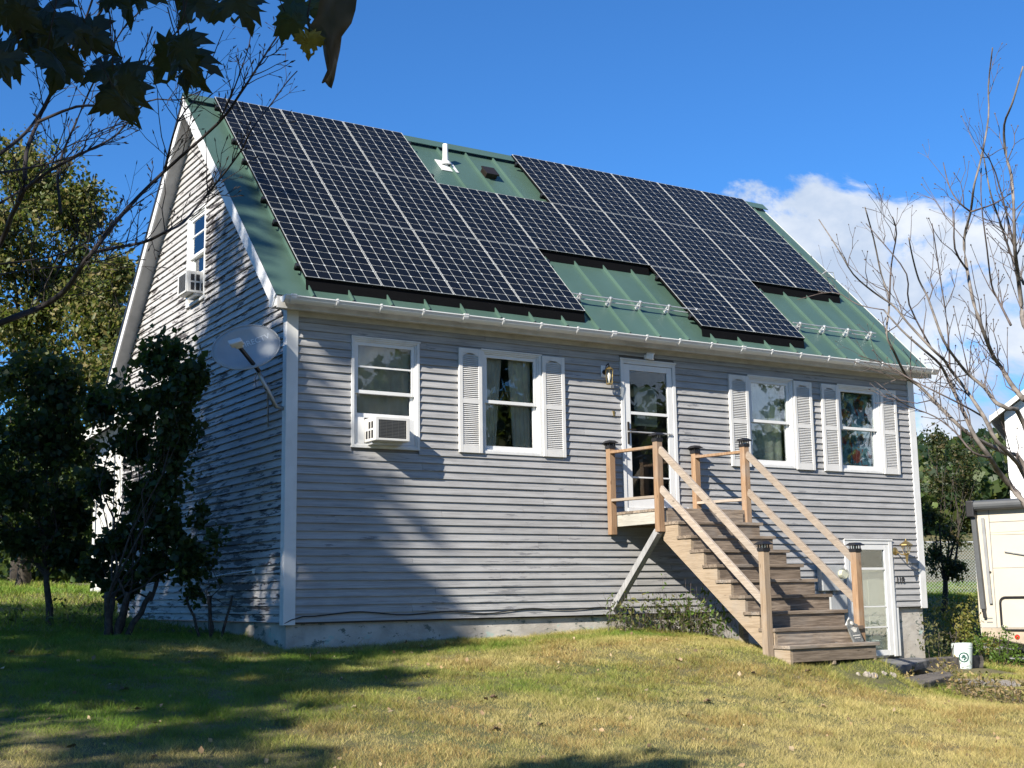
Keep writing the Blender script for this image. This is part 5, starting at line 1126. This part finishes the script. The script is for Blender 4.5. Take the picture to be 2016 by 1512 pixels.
# ------------------------------------------------------------------ maple beside the camera, with the leaves hanging into view
E1 = V3(-SUNV[1], SUNV[0], 0); E1 /= np.linalg.norm(E1); E1 = E1 if E1[0] > 0 else -E1; E2 = np.cross(SUNV, E1); E2 = E2 if E2[2] > 0 else -E2
def sunpos(a, b2, t): return E1*a+E2*b2+SUNV*t
MB0 = V3(-9.6, -12.3, 0); MB0[2] = gz(MB0[0], MB0[1])
mblobs = [(sunpos(7.2, -3.4, 14), 1.9), (sunpos(5.9, -3.7, 13), 1.1), (sunpos(8.5, -2.6, 15), 1.4), (sunpos(8.8, -4.2, 13), 1.6), (sunpos(7.6, -4.4, 11.5), 1.3), (sunpos(6.0, -2.6, 13.5), .7), (sunpos(8.2, -3.9, 12), 1.3), (sunpos(9.2, -3.4, 12.5), 1.2), (sunpos(9.0, -5.0, 12), 1.2)]
mt = leafy_tree('maple_tree', 'maple tree overhanging from the upper left with big dark lobed leaves', 'tree', MB0, mblobs, 620, .19, GREEN, .15, seed=91, sub=12, subr=.42, asp=1.0)
half = [(.03, .0), (.22, -.10), (.19, .0), (.40, -.03), (.35, .09), (.56, .20), (.48, .26), (.60, .45), (.46, .41), (.41, .49), (.26, .42), (.31, .58), (.21, .60), (.20, .72), (.10, .79), (0., 1.0)]
outl = half+[(-x, y) for x, y in half[-2::-1]]
def maple_leaf(name, px, py, size, ang, t, parent, base, col, seed, curl=.25, mat='mleaf', holes=.07, facing=1.0, asp=1.):
    rr = np.random.default_rng(seed); c = at(px, py, t) if px is not None else None; s = size*t/FPX if px is not None else size
    n = -FW*facing+rr.normal(0, .35, 3); n /= np.linalg.norm(n); a = math.radians(ang); d0 = RT*math.sin(a)+UP*math.cos(a); d0 -= n*(d0@n); d0 /= np.linalg.norm(d0); e_ = np.cross(d0, n)
    vs = []; cen = (0, .36); N_ = len(outl)
    def P3(x, y):
        return c+d0*(y-.4)*s+e_*x*s*asp+n*s*(-curl*((x)**2*1.6+(y-.4)**2*.7)+.03*math.sin(9*x+seed)+.02*math.sin(11*y))
    for f in (.0, .45, .8, 1.0):
        for (x, y) in outl: vs.append(P3(cen[0]+(x-cen[0])*f, cen[1]+(y-cen[1])*f))
    fs = []
    for l in range(3):
        for i in range(N_):
            if l > 0 and rr.random() < holes: continue
            q4 = (l*N_+i, l*N_+(i+1) % N_, (l+1)*N_+(i+1) % N_, (l+1)*N_+i); fs.append(q4 if l else (q4[0], q4[2], q4[3]))
    me = bpy.data.meshes.new(name); me.from_pydata([tuple(v-np.asarray(base)) for v in vs], [], fs)
    ca = me.color_attributes.new('Col', 'FLOAT_COLOR', 'POINT')
    for i, v in enumerate(vs): k_ = 1+.25*math.sin(i*.7+seed); ca.data[i].color = (col[0]*k_, col[1]*k_, col[2]*k_, 1)
    me.materials.append(MT[mat]); o = bpy.data.objects.new(name, me); COL.objects.link(o)
    if parent: o.parent = parent
    return o, c-d0*.4*s
LV = []
lr = np.random.default_rng(77)
for (cx_, cy_, rx_, ry_, n_) in ((70, 45, 75, 45, 6), (150, 110, 70, 45, 6), (215, 185, 45, 30, 4), (335, 125, 45, 30, 4), (30, 130, 35, 35, 2), (210, 5, 50, 12, 2), (430, 2, 70, 12, 4), (582, 35, 16, 28, 2), (20, 20, 30, 25, 2)):
    for _ in range(n_): LV.append((cx_+lr.uniform(-1, 1)*rx_, cy_+lr.uniform(-1, 1)*ry_, lr.uniform(80, 122), lr.uniform(120, 240), lr.uniform(2.45, 2.8)))
LV += [(608, 88, 62, 185, 2.6)]
stems_ = MB(tuple(MB0))
for i, (px, py, sz, an, t) in enumerate(LV):
    col = (.010, .016, .007) if px < 540 else ((.022, .038, .012) if i < len(LV)-1 else (.15, .13, .02))
    o, root = maple_leaf('leaf', px, py, sz, an, t, mt, MB0, col, 100+i, curl=lr.uniform(.2, .8), holes=.10, asp=lr.uniform(.75, 1.05))
    stems_.tube(limb_path(root, root+UP*.10+RT*random.uniform(-.06, .06)-FW*.02, 3, .05), [.0012, .0012, .0014, .0016], 4)
# brown leaf, folded and hanging
bl_l = [(632, -14), (622, 25), (612, 48), (622, 66), (634, 88), (640, 110), (641, 140), (634, 160)]
bl_r = [(706, -14), (700, 18), (690, 48), (676, 76), (668, 100), (663, 125), (661, 152), (650, 172)]
vs = []; fs = []
for i, ((xa, ya), (xb, yb)) in enumerate(zip(bl_l, bl_r)):
    for k in range(5):
        f = k/4; vs.append(tuple(at(xa+(xb-xa)*f+3*math.sin(i*2.3+k), ya+(yb-ya)*f+4*math.sin(k*2+i), 2.6+.022*math.sin(f*4.2+i*.6)+.004*i)-MB0))
for i in range(7):
    for k in range(4): fs.append((i*5+k, i*5+k+1, (i+1)*5+k+1, (i+1)*5+k))
me = bpy.data.meshes.new('leaf'); me.from_pydata(vs, [], fs); me.shade_smooth(); ca = me.color_attributes.new('Col', 'FLOAT_COLOR', 'POINT')
for i in range(len(vs)): k_ = 1+.3*math.sin(i*1.9); ca.data[i].color = (.060*k_, .042*k_, .034*k_, 1)
me.materials.append(MT['mleaf']); o = bpy.data.objects.new('leaf', me); COL.objects.link(o); o.parent = mt; o['label'] = 'brown curled dry leaf hanging point down'
# twig that carries them, from the crown down and across the top of the view
tw0 = mblobs[4][0]; pts = [tw0, (tw0+at(-150, -150, 2.7))/2+V3(0, 0, .5), at(-150, -120, 2.7), at(60, -60, 2.65), at(250, -55, 2.7), at(430, -50, 2.7), at(600, -40, 2.62), at(700, -25, 2.62)]
stems_.tube(pts, [.02, .014, .008, .006, .005, .004, .003, .002], 6); stems_.build('hanging_branch', 'barksoot', mt, smooth=True)

# trees out of view on the sunny side: their shade falls across the gable and the lawn
def shade_tree(label, base, blobs, per, lsize, seed, pal=GREEN, name='roadside_tree', group=None):
    B = V3(base[0], base[1], gz(*base)); return leafy_tree(name, label, 'tree', B, blobs, per, lsize, pal, .26, seed=seed, sub=12, subr=.36, group=group)
T1 = [(-1.8, 4.8, .65), (-1.2, 3.7, .8), (-2.4, 3.6, .9), (-.5, 2.6, .75), (-1.7, 2.5, .9), (-3.0, 2.4, 1.0), (-.1, 1.3, .95), (-1.5, 1.0, 1.1), (-3.2, 1.1, 1.2), (-4.6, 1.4, 1.1), (.4, .1, .95), (-1.0, -.4, 1.1), (-2.8, -.4, 1.2), (-4.6, -.3, 1.2), (1.3, -1.0, .8), (.2, -1.6, 1.0), (-1.5, -1.9, 1.1), (-3.2, -2.0, 1.2), (2.2, -1.3, .55), (-5.6, .6, 1.0), (1.4, -2.2, .7), (-.3, -3.0, .8), (-6.5, 2, 1.3), (-6, -1.5, 1.4), (-8, 0.6, 1.5), (-2.2, 1.8, .9), (-3.9, 2.6, .6), (-.8, 1.9, .7), (-2.3, .3, 1.0), (-4, .6, 1.0), (-1.9, 3.0, .8), (-5.2, 2.3, .9), (.35, .9, .6), (.75, .25, .6), (.1, 1.7, .5), (-3.2, 3.3, .4)]
sb_ = sunpos(-1.5, 0, 20)
shade_tree('tall roadside tree left of the view shading the gable and lawn', (sb_[0], sb_[1]), [(sunpos(a, b2, 20+1.2*math.sin(i*2.1)), r_) for i, (a, b2, r_) in enumerate(T1)], 760, .28, 95)
for k, (x, y, h_) in enumerate(((-17, 14, 8), (-19, 7, 8.5), (-21, 0, 8), (-18, -12, 7), (-24, -6, 9), (-14, 20, 8))):  # out of view, added to hold low sky light off the gable
    rr = np.random.default_rng(800+k); z0_ = gz(x, y); bl = [(V3(x+rr.normal(0, 1.4), y+rr.normal(0, 1.4), z0_+h_*f), 1.5) for f in rr.uniform(.12, .9, 11)]
    shade_tree('unseen wood edge tree added at left to block low sky, %s counted from the back' % ORD[k], (x, y), bl, 260, .40, 810+k, DARK, 'sky_screen_tree', 'unseen trees added at the wood edge')
T1b = [(2.4, -2.1, .7), (3.2, -2.8, .8), (1.4, -3.0, .9), (0, -3.4, 1.0), (-1.5, -3.4, 1.0), (2.6, -4.0, 1.0), (4.0, -3.6, .8), (.5, -2.3, .7), (-3.5, -3.4, 1.2), (1.0, -4.4, 1.0), (-.8, -4.6, 1.1)]
sb_ = sunpos(1.0, -3, 18)
shade_tree('lighter roadside tree left of the view dappling the front lawn', (sb_[0], sb_[1]), [(sunpos(a, b2, 18+1.2*math.sin(i*2.1)), r_) for i, (a, b2, r_) in enumerate(T1b)], 330, .26, 96)
for k, (x, y, h_) in enumerate(((11, -19, 8.5), (15, -23, 10), (18, -18, 8), (22, -14, 9), (27, -19, 11), (31, -14, 10), (9, -26, 10), (21, -27, 12))):
    rr = np.random.default_rng(300+k); z0_ = gz(x, y); bl = [(V3(x+rr.normal(0, 1.3), y+rr.normal(0, 1.3), z0_+h_*f), 1.1+.9*(1-f)) for f in rr.uniform(.3, 1, 9)]
    shade_tree('leafy tree across the street mirrored in the front windows', (x, y), bl, 520, .42, 310+k, [(.04, .07, .02), (.06, .09, .03), (.09, .10, .03)], 'street_tree', 'trees across the street')

# ------------------------------------------------------------------ wooded hill
rr = np.random.default_rng(400); P = []; C = []
hx0 = []
for i in range(2600):
    px = rr.uniform(1760, 2120); t = rr.uniform(165, 340); d = ray(px, 1150); x, y = CAM[0]+d[0]*t, CAM[1]+d[1]*t; hx0.append((x, y))
hx0 = np.array(hx0); hz = ground(hx0[:, 0], hx0[:, 1])
pal = np.array([(.075, .105, .028), (.10, .125, .032), (.055, .085, .024), (.14, .14, .04), (.035, .06, .022)])
for (x, y), z in zip(hx0, hz):
    h_ = rr.uniform(4.5, 8); n = 46; c = pal[rr.integers(len(pal))]*rr.uniform(.8, 1.2); con = rr.random() < .18
    if con:
        f = rr.random(n); ang = rr.uniform(0, 6.28, n); R_ = (1-f)*2.0+.2; pp = np.stack([x+R_*np.cos(ang), y+R_*np.sin(ang), z+f*h_*1.2], -1); c = np.array((.022, .042, .018))
    else: pp = blob_pts(n, (x, y, z+h_*.6), (h_*.36, h_*.36, h_*.42), rr, .6)
    P.append(pp); C.append(np.repeat(c[None], n, 0))
P = np.concatenate(P); C = np.concatenate(C)*(1+rr.normal(0, .2, (len(P), 1))); v, f = leaf_arrays(P, 1.5, asp=.9, rng_=rr)
o = npmesh('hillside_wood', v, f, np.repeat(np.clip(C, .005, 1), 4, 0), 'leaf', None, 'stuff'); o['label'] = 'green wooded hillside far behind the trailer'; o['category'] = 'wood'

# ------------------------------------------------------------------ lawn
rr = np.random.default_rng(500)
def proj(P):
    d = P-CAM; z = d@FW; return 1008+FPX*(d@RT)/z, 756-FPX*(d@UP)/z, z
def scatter(x0, x1, y0, y1, n):
    x = rr.uniform(x0, x1, n); y = rr.uniform(y0, y1, n); z = ground(x, y); P_ = np.stack([x, y, z], -1); u, v_, t = proj(P_)
    ok = (u > -60) & (u < 2076) & (v_ < 1560) & (t > 2) & ~((x > -.0) & (x < 10.7) & (y > 0.02) & (y < 7))
    ok &= ~((x > 6.3) & (x < 9.2) & (y > -2.9) & (y < -1.6) & (fbm(x*3, y*3, 5) > .35)); ok &= ~((x > 4.7) & (x < 5.95) & (y < -2.3) & (y > -3.25)); ok &= ~((x > 7.5) & (y > -1.7) & (x < 11))
    return P_[ok], t[ok]
def blades(P_, t, h0, h1, wd):
    n = len(P_); x, y = P_[:, 0], P_[:, 1]
    green = np.clip(fbm(x*.55+3, y*.55, 1, 3)*1.5-.42, 0, 1)
    green = np.clip(green+.55*np.exp(-((x-1.0)/1.8)**2-((y+.9)/.6)**2)+.6*np.exp(-((x-4.2)/1.2)**2-((y+.8)/.35)**2)+np.clip((-x-.6)*.35, 0, .55)+np.clip(y*.3, 0, .5)-np.clip((-y-3.6)*.22, 0, .42), 0, 1)
    dry = fbm(x*2.3, y*2.3, 7, 3); p = np.clip(green*1.05-.55*(dry-.5)+rr.normal(0, .20, n), 0, 1)[:, None]
    straw = np.array((.52, .42, .17)); ol = np.array((.28, .285, .065)); gr = np.array((.115, .215, .02))
    c = np.where(p < .5, straw+(ol-straw)*(p/.5), ol+(gr-ol)*((p-.5)/.5))*(1+rr.normal(0, .20, (n, 1)))
    brn = (fbm(x*1.7+9, y*1.7, 21, 3) > .62)[:, None]; c = np.where(brn & (rr.random((n, 1)) < .5), c*np.array((.75, .60, .55)), c)
    cl = fbm(x*6.5, y*6.5, 31, 2); hh = rr.uniform(h0, h1, n)*(.35+1.1*fbm(x*1.3, y*1.3, 13, 2))*(.45+1.25*np.clip((cl-.3)*2.2, 0, 1)); c = c*(.72+.55*fbm(x*5+4, y*5, 41, 2))[:, None]; lean = rr.normal(0, .75, (n, 2)); ang = rr.uniform(0, math.pi, n)
    w_ = wd*rr.uniform(.6, 1.3, n)*np.clip(t/13, .7, 2.5)
    bx = np.stack([np.cos(ang)*w_, np.sin(ang)*w_, np.zeros(n)], -1)*.5; base = P_-V3(0, 0, .006); tip = P_+np.stack([lean[:, 0]*hh, lean[:, 1]*hh, hh*.9], -1)
    v = np.stack([base-bx, base+bx, tip], 1).reshape(-1, 3); f = np.arange(3*n).reshape(n, 3); cc = np.repeat(np.clip(c, .01, 1), 3, 0); return v, f, cc
sets = [(*scatter(-6, 13, -9.5, 2, 1500000), .020, .056, .0045), (*scatter(-9, 1, 0, 26, 160000), .04, .10, .010), (*scatter(9, 28, -9, 14, 160000), .03, .09, .010)]
V_, Fc, Cc = [], [], []; k = 0
for P_, t, a, b2, c2 in sets:
    v, f, c = blades(P_, t, a, b2, c2); V_.append(v); Fc.append(f+k); Cc.append(c); k += len(v)
print('grass blades', k//3)
o = npmesh('grass', np.concatenate(V_), np.concatenate(Fc), np.concatenate(Cc), 'blade', None, 'stuff'); o['label'] = 'short half dry lawn grass in front of the house'; o['category'] = 'grass'
P_, t_l = scatter(-5, 11, -8.5, -.2, 900); P_ = P_[:420]; v, f = leaf_arrays(P_+V3(0, 0, .03), .045, flat=.8, asp=.8, rng_=rr)
o = npmesh('leaf_litter', v, f, leaf_cols(len(P_), [(.30, .20, .11), (.38, .29, .18), (.14, .09, .05)], .25, rr), 'dryleaf', None, 'stuff'); o['label'] = 'tiny dry leaf scraps strewn over the lawn'; o['category'] = 'litter'
gp = []; us = np.linspace(1885, 2080, 14); vs_ = np.linspace(1338, 1352, 4)
for py in vs_:
    for px in us: q3 = onground(px, py+(px-1885)*.02); gp.append((q3[0], q3[1], gz(q3[0], q3[1])+.012))
ii = np.arange(len(gp)).reshape(4, 14); o = npmesh('gravel_path', np.array(gp), np.stack([ii[:-1, :-1], ii[1:, :-1], ii[1:, 1:], ii[:-1, 1:]], -1).reshape(-1, 4), mat='gravel'); o['kind'] = 'structure'
# fallen leaves
FL = [(1094, 1322, 'curled tan leaf'), (1180, 1385, 'pale tan leaf'), (1330, 1369, 'broad pale leaf'), (1393, 1386, 'reddish brown leaf'), (1335, 1304, 'brown leaf'), (975, 1442, 'small dark leaf'), (1065, 1432, 'thin dark leaf'), (975, 1380, 'pale leaf'), (1620, 1397, 'crumpled orange brown leaf'), (1485, 1330, 'dark brown leaf'), (1350, 1414, 'small brown leaf'), (1040, 1267, 'pale leaf close to the foundation'), (525, 1291, 'curled leaf in the shade before the house corner'), (243, 1363, 'dark leaf in the shaded lawn'), (20, 1289, 'pinkish brown leaf at the left edge'), (1590, 1325, 'tan leaf before the stairs'), (1235, 1420, 'dry yellow leaf'), (700, 1400, 'tan leaf at the shade edge')]
for i, (px, py, lab) in enumerate(FL):
    P_ = onground(px, py); rr2 = random.Random(600+i); B = tuple(P_); col = [(.38, .27, .16), (.46, .37, .25), (.26, .14, .08), (.15, .09, .06)][i % 4] if 'dark' not in lab else (.10, .065, .045)
    sv = []; yaw = rr2.uniform(0, 6.28); s = rr2.uniform(.07, .11); tl = rr2.uniform(-.5, .5)
    fs = []; N_ = len(outl)
    for f in (0., .6, 1.):
        for (x, y) in outl:
            X, Y = x*f*s, ((y-.36)*f)*s; Z = .022+s*.9*(X/s)**2*rr2.uniform(.9, 1.1)+Y*tl*.5; sv.append((P_[0]+X*math.cos(yaw)-Y*math.sin(yaw), P_[1]+X*math.sin(yaw)+Y*math.cos(yaw), P_[2]+Z))
    for l in range(2):
        for j in range(N_): a4 = (l*N_+j, l*N_+(j+1) % N_, (l+1)*N_+(j+1) % N_, (l+1)*N_+j); fs.append(a4 if l else (a4[0], a4[2], a4[3]))
    me = bpy.data.meshes.new('fallen_leaf'); me.from_pydata([(v[0]-P_[0], v[1]-P_[1], v[2]-P_[2]) for v in sv], [], fs); ca = me.color_attributes.new('Col', 'FLOAT_COLOR', 'POINT')
    for j in range(len(sv)): ca.data[j].color = (*col, 1)
    me.materials.append(MT['dryleaf']); o = bpy.data.objects.new('fallen_leaf', me); COL.objects.link(o); o.location = B; tag(o, lab+(' lying on the lawn' if 'lawn' not in lab else ''), 'leaf', 'fallen leaves on the lawn')
